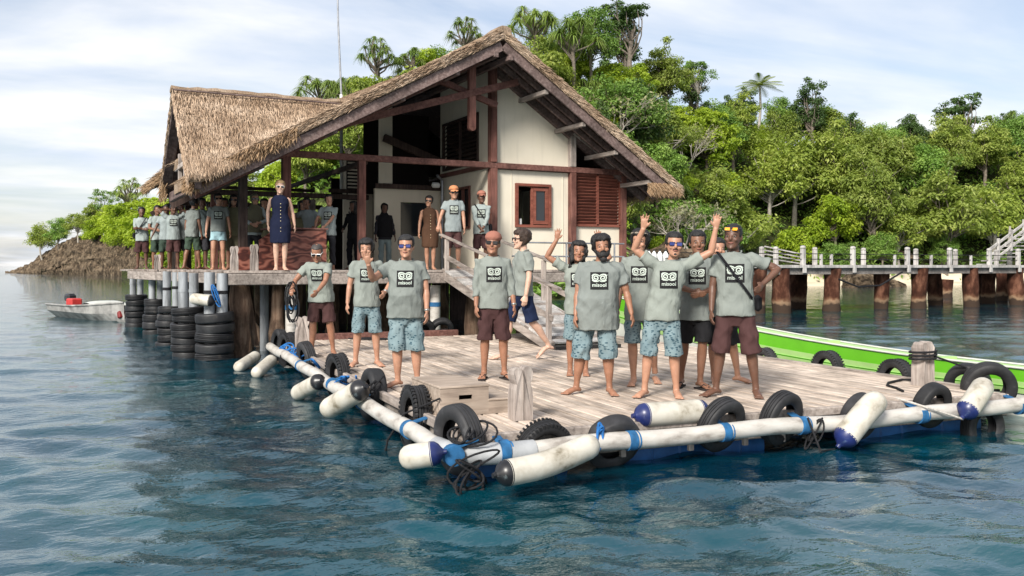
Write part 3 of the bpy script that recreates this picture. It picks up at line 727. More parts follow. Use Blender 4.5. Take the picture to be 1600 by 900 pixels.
# inner trusses, ties and rails in the open part
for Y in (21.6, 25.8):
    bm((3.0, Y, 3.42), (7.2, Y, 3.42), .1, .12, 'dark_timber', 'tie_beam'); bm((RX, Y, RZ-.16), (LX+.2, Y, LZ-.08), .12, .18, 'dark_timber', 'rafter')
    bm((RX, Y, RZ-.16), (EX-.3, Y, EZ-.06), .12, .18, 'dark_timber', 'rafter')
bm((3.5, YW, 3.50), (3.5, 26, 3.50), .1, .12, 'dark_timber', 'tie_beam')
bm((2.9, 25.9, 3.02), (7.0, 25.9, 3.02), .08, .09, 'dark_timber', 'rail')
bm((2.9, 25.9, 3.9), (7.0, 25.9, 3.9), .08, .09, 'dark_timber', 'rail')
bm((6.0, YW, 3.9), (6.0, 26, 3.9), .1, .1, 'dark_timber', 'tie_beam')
a = on_Y(600, 215, 20.9); b = on_Y(692, 255, 20.9); bm(a, b, .12, .18, 'dark_timber', 'scissor_brace')
# cross gable facing left
CX, CY, CZ = 2.22, 18.62, 5.02; HY = 2.06
for s_, nm in ((-1, 'front'), (1, 'rear')):
    bm((CX+.1, CY, CZ-.16), (CX+.1, CY+s_*HY, LZ+.08), .06, .2, 'weathered_rafter', 'gable_rafter', (1,0,0))
bm((CX+.2, CY-HY+.1, LZ+.02), (CX+.2, CY+HY-.1, LZ+.02), .1, .2, 'weathered_rafter', 'gable_beam')
for zz, hw in ((3.72, 1.25), (4.28, .66)): bm((CX+.22, CY-hw, zz), (CX+.22, CY+hw, zz), .07, .1, 'grey_timber_y', 'gable_rail')
for yy, zt in ((CY, 4.8), (CY-.8, 4.0), (CY+.8, 4.0)): bm((CX+.24, yy, LZ+.1), (CX+.24, yy, zt), .08, .08, 'grey_timber', 'gable_stud', (0,1,0))
m = MB(); m.v = [(CX+.34, CY-HY+.1, LZ+.05), (CX+.34, CY+HY-.1, LZ+.05), (CX+.34, CY, CZ-.2)]; m.f = [(0,1,2)]; m.m = [0]
m.v += [(x+.04, y, z) for x, y, z in m.v]; m.f += [(3,5,4), (0,3,4,1), (1,4,5,2), (2,5,3,0)]; m.m = [0]*5; m.obj('gable_boarding', MT['dark_timber'], house)
# ---- thatch
roof = MB(); TH = .20
def slab(q, up, mb_):           # q: 4 underside corners; thickness straight up
    m0 = len(mb_.v); mb_.v += [tuple(p) for p in q]+[(p[0], p[1], p[2]+up) for p in q]
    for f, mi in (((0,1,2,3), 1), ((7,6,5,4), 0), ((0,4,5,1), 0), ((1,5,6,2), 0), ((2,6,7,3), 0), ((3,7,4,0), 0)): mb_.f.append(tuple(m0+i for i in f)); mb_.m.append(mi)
slab([(RX, YV, RZ), (RX, YB, RZ), (EX, YB, EZ), (EX, YV, EZ)], TH, roof)
slab([(RX-.002, 19.4, RZ), (RX-.002, YV, RZ), (LX, YV, LZ), (LX, 19.4, LZ)], TH, roof)
slab([(RX-.002, YB, RZ), (RX-.002, 19.401, RZ), (2.4, 19.401, 3.70), (2.4, YB, 3.70)], TH, roof)
xr = RX-(RZ-(CZ))/SL      # where the cross ridge dies into the main slope
slab([(CX, CY-.001, CZ), (xr+.6, CY-.001, CZ+.02), (LX+.1, CY-HY, LZ+.02), (CX, CY-HY, LZ+.02)], TH*.85, roof)
slab([(xr+.6, CY, CZ+.02), (CX, CY, CZ), (CX, CY+HY, LZ+.02), (LX+.1, CY+HY, LZ+.02)], TH*.85, roof)
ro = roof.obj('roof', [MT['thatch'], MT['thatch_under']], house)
def straws(name, gen, n, mat, parent=ro):
    V = []; F = []
    for i in range(n):
        p, d, L, w = gen(); p = Vector(p); d = Vector(d).normalized()
        side = d.cross(Vector((random.gauss(0, 1), random.gauss(0, 1), random.gauss(0, 1)))).normalized()*w
        e = p+d*L; e2 = p+d*(L*.55)+Vector((0, 0, .015*L)); b = len(V)
        V += [tuple(p-side), tuple(p+side), tuple(e2+side*.8), tuple(e2-side*.8), tuple(e)]
        F += [(b, b+1, b+2, b+3), (b+3, b+2, b+4)]
    me = bpy.data.meshes.new(name); me.from_pydata(V, [], F); me.materials.append(MT[mat])
    o = mkobj(name, me, parent); o['kind'] = 'stuff'; return o
U = random.uniform; G = random.gauss
def g_cross(s_):
    def g():
        t = U(0, 1); t = (math.floor(t*11)+U(0, 1)**1.6)/11; x = U(CX-.02, xr+.7-(xr+.6-LX)*t*.97)
        y = CY+s_*HY*t; z = CZ+TH*.85-(CZ-LZ)*t+.0
        return (x, y, z+U(-.03, .05)), (G(0, .22), s_*HY, -(CZ-LZ)+G(.06, .2)), U(.08, .22), .0075
    return g
straws('thatch_straw', g_cross(-1), 30000, 'straw'); straws('thatch_straw', g_cross(1), 5000, 'straw')
def g_main():
    left = random.random() < .5; t = U(0, 1); y = U(YV, YB)
    lz_ = LZ if y < 19.4 else 3.62
    if left: return (RX-(RX-LX)*t, y, RZ+TH-(RZ-lz_)*t+U(-.02, .03)), (-(RX-LX), G(0, .6), -(RZ-LZ)+G(.3, .5)), U(.12, .3), .008
    return (RX+(EX-RX)*t, y, RZ+TH-(RZ-EZ)*t+U(-.02, .03)), ((EX-RX), G(0, .6), -(RZ-EZ)+G(.3, .5)), U(.12, .3), .008
straws('thatch_straw', g_main, 16000, 'straw')
def g_verge():
    left = random.random() < .6; t = U(0, 1); h = U(.02, TH+.02)
    if left: return (RX-(RX-LX)*t, YV+U(-.03, .02), RZ-(RZ-LZ)*t+h), (-(RX-LX)+G(0, 1), -1.0+G(0, .8), -(RZ-LZ)+G(0, .8)), U(.06, .2), .008
    return (RX+(EX-RX)*t, YV+U(-.03, .02), RZ-(RZ-EZ)*t+h), ((EX-RX)+G(0, 1), -1.0+G(0, .8), -(RZ-EZ)+G(0, .8)), U(.06, .2), .008
straws('verge_straw', g_verge, 16000, 'straw')
def g_eave():
    k = random.random()
    if k < .35: return (EX+U(-.1, .03), U(YV-.05, YB), EZ+U(-.02, TH)), (G(.55, .3), G(0, .25), -1), U(.08, .24), .009
    if k < .46: return (LX+U(-.03, .1), U(YV-.05, 17.6), LZ+U(-.02, TH)), (G(-.5, .3), G(-.1, .3), -.8), U(.06, .2), .009
    if k < .6: return (2.4+U(-.03, .1), U(20.4, YB), 3.70+U(0, TH)), (G(-.9, .3), G(0, .3), -.6), U(.08, .2), .009
    if k < .75: return (EX-U(0, .9), YV+U(-.03, .05), EZ+.02+U(-.02, TH)), (G(.6, .3), G(-.25, .2), -1), U(.06, .2), .009
    if k < .985: t = U(0, 1)**1.6; return (LX+t*1.9, YV-U(-.02, .06), LZ+t*1.9*SL+U(-.04, .2)), (G(-.5, .4), G(-.5, .3), -1), U(.06, .22), .009
    return (CX-U(-.1, .02), CY+HY+U(-.4, .1), LZ+U(.0, .35)), (G(-.2, .2), G(.2, .2), -1), U(.1, .2), .009
straws('eave_fringe', g_eave, 11000, 'straw_warm')
def g_cgv():
    s_ = random.choice((-1, 1)); t = U(0, 1)
    return (CX+U(-.02, .02), CY+s_*HY*t, CZ-(CZ-LZ)*t+U(0, TH*.8)), (-.10+G(0, .15), s_*HY*.8+G(0, .3), -(CZ-LZ)+G(0, .3)), U(.06, .16), .007
straws('gable_straw', g_cgv, 6000, 'straw')
# ridge caps, rolled thatch with a batten
def ridge_cap(p0, p1, r, name):
    p0 = Vector(p0); p1 = Vector(p1); pts = [p0.lerp(p1, i/24)+Vector((0, 0, U(-.02, .02))) for i in range(25)]
    MB().tube(pts, [r*U(.9, 1.1) for _ in pts], 10, flat=.6).obj(name, MT['thatch'], ro, True)
ridge_cap((RX, YV-.03, RZ+TH-.02), (RX, YB, RZ+TH-.02), .17, 'ridge_cap')
ridge_cap((CX-.04, CY, CZ+TH*.85-.03), (xr+.4, CY, CZ+TH*.85-.02), .13, 'ridge_cap')
MB().tube([(CX-.02, CY-.22, CZ+.10), (xr+.2, CY-.22, CZ+.10)], .018, 6).obj('ridge_batten', MT['weathered_rafter'], ro, True)
for i, Y in enumerate(np.arange(YV+.3, 19.5, .35)):     # thatch lath lines under the right overhang
    pass
for k in range(14):
    x = RX+.35+k*.33; MB().beam((x, YV+.12, under(x)-.02), (x, YW, under(x)-.02), .035, .03).obj('lath', MT['weathered_rafter'], ro)
# downpipe and flood lamp at the corner of the room
p = on_Y(689, 300, 18.05); 
dpp = on_X(691, 300, SX-.12); MB().tube([(SX-.12, dpp.y, ZP), (SX-.12, dpp.y, 3.85), (SX-.3, dpp.y-.1, 3.97)], .035, 8).obj('downpipe', MT['metal_grey'], house, True)
lp = on_X(681, 278, SX-.35); lmp = MB().box((SX-.35, lp.y, 3.72), (.2, .1, .12), Matrix.Rotation(.5, 3, 'X'), 0, .02).obj('flood_lamp', MT['white_paint'], house)
for i, (px, dz) in enumerate(((800, 0), (880, .0))):
    x_ = on_Y(px, 300, YW).x; MB().beam((x_, YW+.024, ZP), (x_, YW+.024, 3.9), .012, .012, (0, 1, 0)).obj('panel_joint', MT['cream_plaster'], house)
# mast behind the house
mast = wthing('antenna_mast', 'tall thin grey antenna mast rising behind the thatched roof', 'mast', (7, 24, ZP))
a = on_Y(533.5, 300, 24.0); b = on_Y(533.3, 148, 24.0); c = on_Y(528.5, 40, 24.0); e = on_Y(526, -70, 24.0)
MB().tube([a, b], .045, 8).obj('lower_tube', MT['white_paint'], mast, True); MB().tube([b, c, e], [.03, .026, .02], 8).obj('upper_tube', MT['metal_grey'], mast, True)
# counter with swirling red plywood fronts
ct = wthing('plywood_counter', 'reddish plywood bar counter at the pier edge behind the woman in the navy dress', 'counter', (5, 17.9, ZP))
cY = 17.75
pts = [on_Y(405, 375, cY), on_Y(424, 362, cY), on_Y(510, 359, cY)]
x0, x1, x2 = (p.x for p in pts); z0, z1, z2 = (p.z for p in pts)
prism([(x0, ZP), (x1+.2, ZP), (x1+.2, z1), (x1, z1), (x0, z0)], cY, cY+.04, 'red_plywood', 'front_panel', ct)
prism([(x1+.202, ZP), (x2, ZP), (x2, z2), (x1+.202, z1)], cY+.002, cY+.042, 'red_plywood', 'front_panel', ct)
MB().box((x2-.02, cY+.45, (ZP+z2)/2), (.04, .8, z2-ZP)).obj('side_panel', MT['red_plywood'], ct)
MB().box(((x1+x2)/2, cY+.42, z2+.015), (x2-x1+.06, .9, .03)).obj('counter_top', MT['red_timber_y'], ct)
xl = on_Y(366, 400, cY+.3).x
MB().box(((xl+x0)/2, cY+.3, ZP+.23), (x0-xl, .04, .46)).obj('low_panel', MT['red_plywood'], ct)
# ------------------------------------------------------------------ floating dock
DO = Vector((3.0, 6.45, 0)); DA = math.radians(-4.5); DXL, DYL, ZD = 6.05, 9.85, .35
DEX = Vector((math.cos(DA), math.sin(DA), 0)); DEY = Vector((-math.sin(DA), math.cos(DA), 0))
def DK(x, y, z=0): return DO+DEX*x+DEY*y+Vector((0, 0, z))
def along(a, e, px):
    q = (px-800)/FPX; return (q*FW.dot(a)-RT.dot(a))/(RT.dot(e)-q*FW.dot(e))
def front_x(px, y=-.1): return along(DK(0, y), DEX, px)
def left_y(px, x=-.1): return max(-.5, min(9.65, along(DK(x, 0), DEY, px)))
def right_y(px, x=DXL+.1): return along(DK(x, 0), DEY, px)
dock = thing('floating_dock', 'wide floating dock decked with pale weathered planks', 'dock', DO, DA)
x = 0.02
while x < DXL-.05:
    w = .148; cuts = [0, U(2.6, 4.6), U(6.2, 7.8), DYL]
    for a, b in zip(cuts[:-1], cuts[1:]):
        o = MB().box((0, 0, 0), (w-.024, b-a-.012, .04), None, 0, .006).obj('plank', MT['deck_board'], dock)
        o.location = (x+w/2, (a+b)/2, ZD-.02+U(-.004, .003)); o.rotation_euler = (U(-.001, .001), U(-.006, .006), 0)
    x += w
for a, b in (((0, .05), (DXL, .05)), ((0, DYL-.05), (DXL, DYL-.05))): MB().beam((a[0], a[1], ZD-.14), (b[0], b[1], ZD-.14), .1, .18, bev=.01).obj('edge_beam', MT['grey_timber_y'], dock)
for xx in (.05, 2.0, 4.0, DXL-.05): MB().beam((xx, .11, ZD-.145), (xx, DYL-.11, ZD-.145), .1, .18, bev=.01).obj('edge_beam' if xx in (.05, DXL-.05) else 'joist', MT['grey_timber_y'], dock)
for xx, a, b in ((-.03, .3, DYL-.2), (DXL+.03, .3, DYL-.2)): MB().beam((xx, a, ZD-.02), (xx, b, ZD-.02), .06, .09, bev=.01).obj('side_rail', MT['grey_timber_y'], dock)
MB().beam((.1, -.03, ZD-.02), (DXL-.1, -.03, ZD-.02), .06, .08, bev=.01).obj('front_rail', MT['grey_timber_y'], dock)
MB().beam((.6, DYL+.04, ZD+.03), (3.4, DYL+.04, ZD+.03), .12, .16, bev=.01).obj('rear_rail', MT['red_timber_y'], dock)
def drum(c, ax):
    prof = [(.001, -.44), (.25, -.44), (.285, -.42), (.285, -.16), (.30, -.145), (.285, -.13), (.285, .13), (.30, .145), (.285, .16), (.285, .42), (.25, .44), (.001, .44)]
    M = Matrix.Translation(c) @ (Matrix.Rotation(PI/2, 4, 'Y') if ax == 'x' else Matrix.Rotation(PI/2, 4, 'X'))
    return MB().lathe(prof, 24, M).obj('float_drum', MT['drum_blue'], dock, True)
for px in (640, 1035, 1130, 1385, 1480):
    xx = front_x(max(px, 780), .2) if px > 700 else .5
    drum((xx, .42, .02), 'x')
for yy in (1.6, 3.4, 5.2, 7.0, 8.8):
    for xx in (.42, 3.0, DXL-.42): drum((xx, yy, .02), 'y')
for px in (972, 1078, 1163, 1221, 1330):
    MB().box((front_x(px, -.06), -.07, .15), (.05, .04, .12), None, 0, .005).obj('hanger_block', MT['grey_timber'], dock)
# bumper pipes lashed round the edge
pf = thing('bumper_pipe', 'long white bumper pipe with blue straps along the front edge of the dock', 'pipe', DO, DA, 'bumper pipes round the dock')
PR = .074; PZ = .245
def sagged(a, b, n=16, s=.012):
    a = Vector(a); b = Vector(b); return [a.lerp(b, i/n)+Vector((0, 0, s*math.sin(i*1.3)+.01*math.sin(i*.5))) for i in range(n+1)]
MB().tube(sagged((.42, -.22, PZ), (DXL+.6, -.22, PZ+.035)), PR, 18).obj('pipe', MT['pipe_white'], pf, True)
elb = [(.44, -.22, PZ), (.2, -.22, PZ), (.02, -.19, PZ), (-.12, -.10, PZ), (-.2, .03, PZ), (-.22, .2, PZ)]
MB().tube(elb, PR+.012, 18).obj('elbow', MT['pipe_grey'], pf, True)
def ring(c, axis, r, w, mat, parent, name='strap'):
    a = Vector(axis); c = Vector(c); MB().tube([c-a*w/2, c+a*w/2], r, 18).obj(name, MT[mat], parent, True)
for i, px in enumerate((786, 985, 1131, 1252, 1437, 1592)):
    xx = front_x(px, -.22); ring((xx, -.22, PZ+.012), (1,0,0), PR+(.02 if i == 0 else .008), .075, 'strap_blue', pf)
    ring((xx+.06, -.22, PZ+.012), (1,0,0), PR+.005, .012, 'strap_blue', pf)
    MB().beam((xx, -.18, PZ+.075), (xx+.01, .0, ZD+.01), .07, .012).obj('strap_tail', MT['strap_blue'], pf)
pl = thing('bumper_pipe', 'white bumper pipe along the left edge of the dock', 'pipe', DK(-.22, 5), DA, 'bumper pipes round the dock')
MB().tube(sagged((0, -4.82, PZ), (0, 4.6, PZ+.03), 20), PR, 18).obj('pipe', MT['pipe_white'], pl, True)
for px in (708, 640, 566, 520, 470, 446):
    yy = left_y(px, -.22); ring((0, yy-5, PZ+.012), (0,1,0), PR+.008, .08, 'strap_blue' if px not in (446,) else 'rope_black', pl)
    MB().beam((.03, yy-5, PZ+.075), (.2, yy-5+.02, ZD+.01), .07, .012).obj('strap_tail', MT['strap_blue'], pl)

# ------------------------------------------------------------------ tyres hung along the dock edges
def hang_tyre(mesh, pos, axis, label, tilt=0.0, roll=0.0, sc=1.0):
    q = Vector(axis).normalized().to_track_quat('Z', 'Y')
    o = mkobj('tyre', mesh, None, pos); o.rotation_mode = 'QUATERNION'
    o.rotation_quaternion = Quaternion(Vector((0,0,1)), roll) @ q @ Quaternion(Vector((0,0,1)), U(0, 6))
    if tilt: o.rotation_quaternion = Quaternion(Vector(axis).cross(Vector((0,0,1))).normalized(), tilt) @ o.rotation_quaternion
    sc *= .88; o.scale = (sc, sc, sc)
    tag(o, label, 'tyre', 'tyres hung along the dock edges'); return o
FT = [(850, 1, .205, 'lugged black tyre at the front edge just right of the notched mooring post', 0, .1, .95),
      (1128, 0, .285, 'black tyre at the front edge at the right end of the lying white fender', .1, .25, 1.0),
      (1222, 0, .30, 'upright ribbed black tyre on the front edge before the man with the strap', 0, .28, 1.0),
      (1346, 2, .25, 'smooth black tyre tied with pale blue cord above the drooping fender on the front edge', 0, .15, .92),
      (1458, 2, .30, 'black tyre at the front edge at the foot of the roped mooring post', 0, .1, .92)]
for px, mi, z, lab, tl, rl, sc in FT:
    hang_tyre(TY[mi], DK(front_x(px, -.1), -.08, z+.015), DEY+Vector((0, 0, .28)), lab, tl, rl, sc)
o = hang_tyre(TY[2], DK(front_x(963, -.12), -.05, .22), DEY+Vector((0,0,.55)), 'smooth tilted black tyre bound with blue cord left of the lying white fender', 0, 0, 1.0)
LT = [(412, .30, 'black tyre at the far back corner of the dock left edge'), (452, .30, 'second black tyre from the back along the dock left edge'), (484, .30, 'third black tyre from the back along the dock left edge'),
      (533, .31, 'black tyre on the left edge behind the bald man feet, fourth from the back'), (588, .31, 'roped black tyre on the left edge behind the biggest side fender'), (654, .31, 'black tyre on the left edge beside the wooden step box'), (724, .31, 'ribbed black tyre at the near left corner in front of the step box')]
for i, (px, z, lab) in enumerate(LT):
    hang_tyre(TY[i % 2 if i != 4 else 2], DK(-.06, left_y(px, -.02), z), DEX+DEY*.12+Vector((0,0,U(-.1,.25))), lab, 0, U(-.15, .15), 1.12)
hang_tyre(TY[0], DK(.25, DYL-.1, .28), DEY, 'black tyre lying at the back left corner beside the short post', .3, 0, .95)
RTY = [(1194, .24, 'black tyre at the right edge just behind the man with the shoulder strap'), (1293, .31, 'upright black tyre in the middle of the right edge beside the green boat'), (1400, .31, 'upright black tyre left of the roped mooring post beside the green boat')]
for i, (px, z, lab) in enumerate(RTY):
    hang_tyre(TY[1], DK(DXL+.1, right_y(px), z), DEX, lab, 0, 0, 1.0)
hang_tyre(TY[0], DK(front_x(1545, .3), .30, .38), DEX*.55+DEY*.85+Vector((0,0,.1)), 'big ribbed black tyre at the right corner of the dock behind the bent fender', .12, 0, 1.1)
hang_tyre(TY[2], DK(front_x(1512, .75), .75, .34), DEX*.8+DEY*.5, 'dark tyre behind the big ribbed tyre at the right corner', .2, 0, 1.0)
hang_tyre(TY[0], DK(front_x(1535, -.12), -.12, .05), DEY, 'wet tyre hanging low under the pipe at the right corner', 0, 0, 1.0)
for px, lab in ((690, 'black tyre standing in shade behind the foot of the ramp'), (660, 'black tyre leaning under the pier behind the heavy man')):
    p = on_Y(px, 500, 16.75); hang_tyre(TY[2], (p.x, 16.75, .42), (.2, 1, .5), lab, 0, 0, 1.0)

# ------------------------------------------------------------------ fenders
def fender(label, pts, r, capmat='navy_vinyl', cap_at=1, both=False, eye=True):
    r *= .90
    pts = [Vector(p) for p in pts]; base = pts[0]
    t = wthing('boat_fender', label, 'fender', tuple(pts[len(pts)//2]), 'white fenders hung round the dock')
    # smooth the path
    P = []
    n = 14
    for i in range(n+1):
        u = i/n*(len(pts)-1); k = min(int(u), len(pts)-2); f = u-k
        p0 = pts[max(k-1, 0)]; p1 = pts[k]; p2 = pts[k+1]; p3 = pts[min(k+2, len(pts)-1)]
        P.append(.5*((2*p1)+(-p0+p2)*f+(2*p0-5*p1+4*p2-p3)*f*f+(-p0+3*p1-3*p2+p3)*f**3))
    d0 = (P[0]-P[1]).normalized(); d1 = (P[-1]-P[-2]).normalized()
    body = list(P); rad = [r]*len(P)
    def dome(p, d): return [p+d*r*.45, p+d*r*.75, p+d*r*.92], [r*.9, r*.66, r*.3]
    if not both:
        a, b = dome(P[0], d0); body = a[::-1]+body; rad = b[::-1]+rad
    MB().tube(body, rad, 22).obj('body', MT['fender_white'], t, True)
    ends = [(P[-1], d1)]+([(P[0], d0)] if both else [])
    for p, d in ends:
        MB().tube([p-d*.01, p+d*r*.3, p+d*r*.6, p+d*r*.8, p+d*r*.95], [r*1.012, r*.94, r*.72, r*.42, r*.26], 22).obj('end_cap', MT[capmat], t, True)
        if eye: MB().tube([p+d*r*.9, p+d*r*1.2], [r*.22, r*.2], 10).obj('eye', MT[capmat], t, True)
    return t
def P3(px, py, d): return at_d(px, py, d)
dl = lambda px: dep(DK(-.3, left_y(px, -.3)))
fender('white fender at the back of the dock left edge, farthest of the row', [P3(374, 573, 14.6), P3(399, 557, 15.2)], .105, 'black_vinyl')
fender('white fender second from the back on the dock left edge', [P3(402, 582, 13.7), P3(424, 563, 14.2)], .105, 'black_vinyl')
fender('white fender third from the back on the dock left edge', [P3(467, 613, dl(485)-.3), P3(497, 597, dl(500)-.1)], .115, 'black_vinyl')
fender('biggest white side fender tied below the roped tyre on the left edge', [P3(516, 637, dl(540)-.35), P3(562, 610, dl(562)-.1)], .125, 'black_vinyl')
fender('white fender with navy end floating at the near left corner', [P3(642, 714, 6.75), P3(675, 709, 6.75)], .105, 'navy_vinyl')
fender('long curved white fender hanging below the pipe at the near corner', [P3(918, 698, 6.85), P3(880, 715, 6.72), P3(840, 729, 6.58), P3(792, 739, 6.45)], .108, 'black_vinyl')
fender('thick white fender lying on the front edge between two tyres', [DK(front_x(1007, -.02), -.02, .42), DK(front_x(1092, -.02), -.02, .42)], .115, 'navy_vinyl', both=True)
d8 = dep(DK(front_x(1335, -.36), -.36))
fender('bent white fender with navy end drooping into the water on the front edge', [P3(1366, 630, d8+.12), P3(1350, 647, d8+.02), P3(1322, 682, d8-.05)], .125, 'navy_vinyl')
d9 = dep(DK(front_x(1520, -.3), -.3))
fender('bent white fender with navy end over the pipe at the right corner', [P3(1535, 606, d9+.15), P3(1526, 620, d9), P3(1512, 640, d9-.08)], .118, 'navy_vinyl')
fender('small white fender with blue cord at the far right corner beside the green boat', [DK(front_x(1562, .8), .95, .42), DK(front_x(1580, .8), .8, .42)], .10, 'black_vinyl')
b = on_z(318, 560, 0); dd = dep(b)-.32
fender('white fender tied across the grey pipes at the pier front corner', [P3(305, 467, dd), P3(328, 470, dd)], .115, 'black_vinyl')

# ------------------------------------------------------------------ mooring posts
def mooring_post(label, pos, h, w, th, rz, mat='grey_timber'):
    t = thing('mooring_post', label, 'post', pos, rz, 'mooring posts on the dock')
    for s_ in (-1, 1):
        prof = []
        # half of the hourglass outline, rounded top
        o_ = [(.0, 0), (.5, 0), (.5, .42), (.46, .58), (.36, .68), (.46, .76), (.52, .86), (.50, .94), (.40, .985), (.25, 1.0), (.10, .985), (.02, .94), (.0, .8)]
        m = MB(); n = len(o_)
        for yy in (-th/2, th/2):
            for (a, b_) in o_: m.v.append((s_*(a*w+.004), yy*(1-.25*(b_ > .9)), b_*h*(1.0 if s_ > 0 else .985)))
        m.f = [tuple(range(n)), tuple(range(2*n-1, n-1, -1))]+[(i, n+i, n+(i+1) % n, (i+1) % n) for i in range(n)]
        if s_ < 0: m.f = [f[::-1] for f in m.f]
        m.m = [0]*len(m.f); m.obj('cheek', MT[mat], t)
    return t
p = on_z(813, 655, ZD); mooring_post('weathered notched mooring post near the front corner beside the step box', p, .47, .165, .16, DA)
p = on_z(1442, 602, ZD); mooring_post('roped notched mooring post at the right side of the dock', p, .50, .17, .17, DA+.1)
p = on_z(472, 543, ZD); mooring_post('short square mooring post at the back left behind the bald man', p, .52, .2, .17, DA)
for px, h, lab in ((397, .5, 'pale wooden mooring post at the pier edge below the woman in the head scarf'), (366, .46, 'pale wooden mooring post at the pier edge beside the woman in denim shorts'), (246, .36, 'notched wooden mooring post at the pier edge left of the men')):
    Y = 17.3 if px > 300 else 22.6
    p = on_Y(px, 420, Y); p.z = ZP; mooring_post(lab, p, h, .12, .15, .0)

# ------------------------------------------------------------------ wooden step box
c0 = on_z(688, 652, ZD)
box = thing('step_box', 'weathered plywood boarding step box with a handle slot on the dock', 'box', c0, DA+.03)
bw, bd, bh, sh = .47, .80, .27, .135
# front panel with a slot
def slot_panel(x0, x1, z0, z1, sx0, sx1, sz0, sz1, y, th, parent, mat):
    m = MB(); xs = [x0, sx0, sx1, x1]; zs = [z0, sz0, sz1, z1]
    for yy in (y, y+th):
        for xx in xs:
            for zz in zs: m.v.append((xx, yy, zz))
    for i in range(3):
        for j in range(3):
            if (i, j) != (1, 1):
                a = i*4+j; m.f += [(a, a+4, a+5, a+1), (a+16, a+17, a+21, a+20)]
    for a, b_ in ((5, 9), (9, 10), (10, 6), (6, 5), (0, 12), (12, 15), (15, 3), (3, 0)): m.f.append((a, b_, b_+16, a+16))
    m.m = [0]*len(m.f); return m.obj('slotted_panel', MT[mat], parent)
slot_panel(0, bw, 0, bh-.02, bw*.38, bw*.66, .145, .185, 0, .02, box, 'box_wood')
MB().box((bw/2, bd-.01, (bh-.02)/2), (bw, .02, bh-.02)).obj('rear_panel', MT['box_wood'], box)
for k in range(2): MB().box((.01, bd/2, .063+k*.128), (.02, bd-.045, .122), None, 0, .003).obj('side_board', MT['box_wood'], box)
MB().box((bw-.01, bd/2, bh*.75-.005), (.02, bd-.045, bh*.5-.02)).obj('side_board', MT['box_wood'], box)
MB().box((bw/2, bd/2, bh-.009), (bw+.015, bd+.015, .02), None, 0, .004).obj('top_board', MT['box_wood'], box)
MB().box((bw/2+.05, .3, bh/2-.03), (bw*.6, .3, bh*.5)).obj('inner_shade_block', MT['interior_shade'], box)  # near-black filler painted as the shade inside the box
MB().box((bw+.145, .01, sh/2-.012), (.29, .02, sh-.022)).obj('step_panel', MT['box_wood'], box); MB().box((bw+.145, bd-.01, sh/2-.012), (.29, .02, sh-.022)).obj('step_panel', MT['box_wood'], box)
MB().box((bw+.28, bd/2, sh/2-.012), (.02, bd-.045, sh-.022)).obj('step_panel', MT['box_wood'], box)
MB().box((bw+.148, bd/2, sh-.01), (.30, bd+.01, .02), None, 0, .004).obj('step_tread', MT['box_wood'], box)

# ------------------------------------------------------------------ ramp
rx0 = on_Y(695, 430, 17.0).x; e0 = on_z(868, 545, ZD); yb = e0.y; RW = 1.1
ramp = wthing('gangway', 'weathered wooden gangway with handrails leading from the pier down to the dock', 'gangway', (8, 15, ZD))
A = on_Y(694, 430, 17.05); A.z = ZP; B = Vector((e0.x-.05, e0.y, ZD+.07)); AX = Vector((B.y-A.y, A.x-B.x, 0)).normalized()*-1; AX = (AX+Vector((.35, 0, 0))).normalized()
def RP(t, s, z=0): return A.lerp(B, t)+AX*(s*RW)+Vector((0, 0, z))
for s_ in (0, 1): MB().beam(RP(0, s_, -.09), RP(1, s_, -.05), .07, .2, bev=.008).obj('stringer', MT['grey_timber_y'], ramp)
nb = 30; dirv = (B-A).normalized(); nn = dirv.cross(AX).normalized()
for i in range(nb):
    t = (i+.5)/nb; c = RP(t, .5, .02); Rm = Matrix((AX, dirv, AX.cross(dirv))).transposed()
    MB().box(c, (RW+.1, (B-A).length/nb-.012, .035), Rm, 0, .004).obj('board', MT['jetty_white' if i % 4 else 'grey_timber_y'], ramp)
for s_ in (0, 1):
    for t in (.03, .5, .97): MB().beam(RP(t, s_, -.15), RP(t, s_, .66+.27*t), .085, .07, (0,1,0), bev=.008).obj('rail_post', MT['grey_timber'], ramp)
    MB().beam(RP(-.04, s_, .69), RP(1.05, s_, .97), .085, .04, bev=.006).obj('handrail', MT['grey_timber_y'], ramp)
    MB().beam(RP(0, s_, .30), RP(1.0, s_, .42), .03, .10, bev=.006).obj('mid_rail', MT['grey_timber_y'], ramp)
MB().box(B+AX*(RW/2)-DEY*.12+Vector((0,0,-.06)), (RW+.1, .3, .1), Matrix.Rotation(DA, 3, 'Z')).obj('foot_plate', MT['black_vinyl'], ramp)
# metal rail on the porch right of the gangway
mr = wthing('metal_handrail', 'thin grey metal handrail in front of the cream wall right of the gangway', 'handrail', (10.5, 17.2, ZP))
for px in (815, 885, 960):
    p = on_Y(px, 400, 17.25); MB().tube([(p.x, 17.25, ZP), (p.x, 17.25, ZP+.62)], .022, 8).obj('stanchion', MT['metal_grey'], mr, True)
for z in (.30, .60):
    a, b_ = on_Y(800, 400, 17.25).x, on_Y(975, 400, 17.25).x; MB().tube([(a, 17.25, ZP+z), (b_, 17.25, ZP+z)], .018, 8).obj('rail', MT['metal_grey'], mr, True)
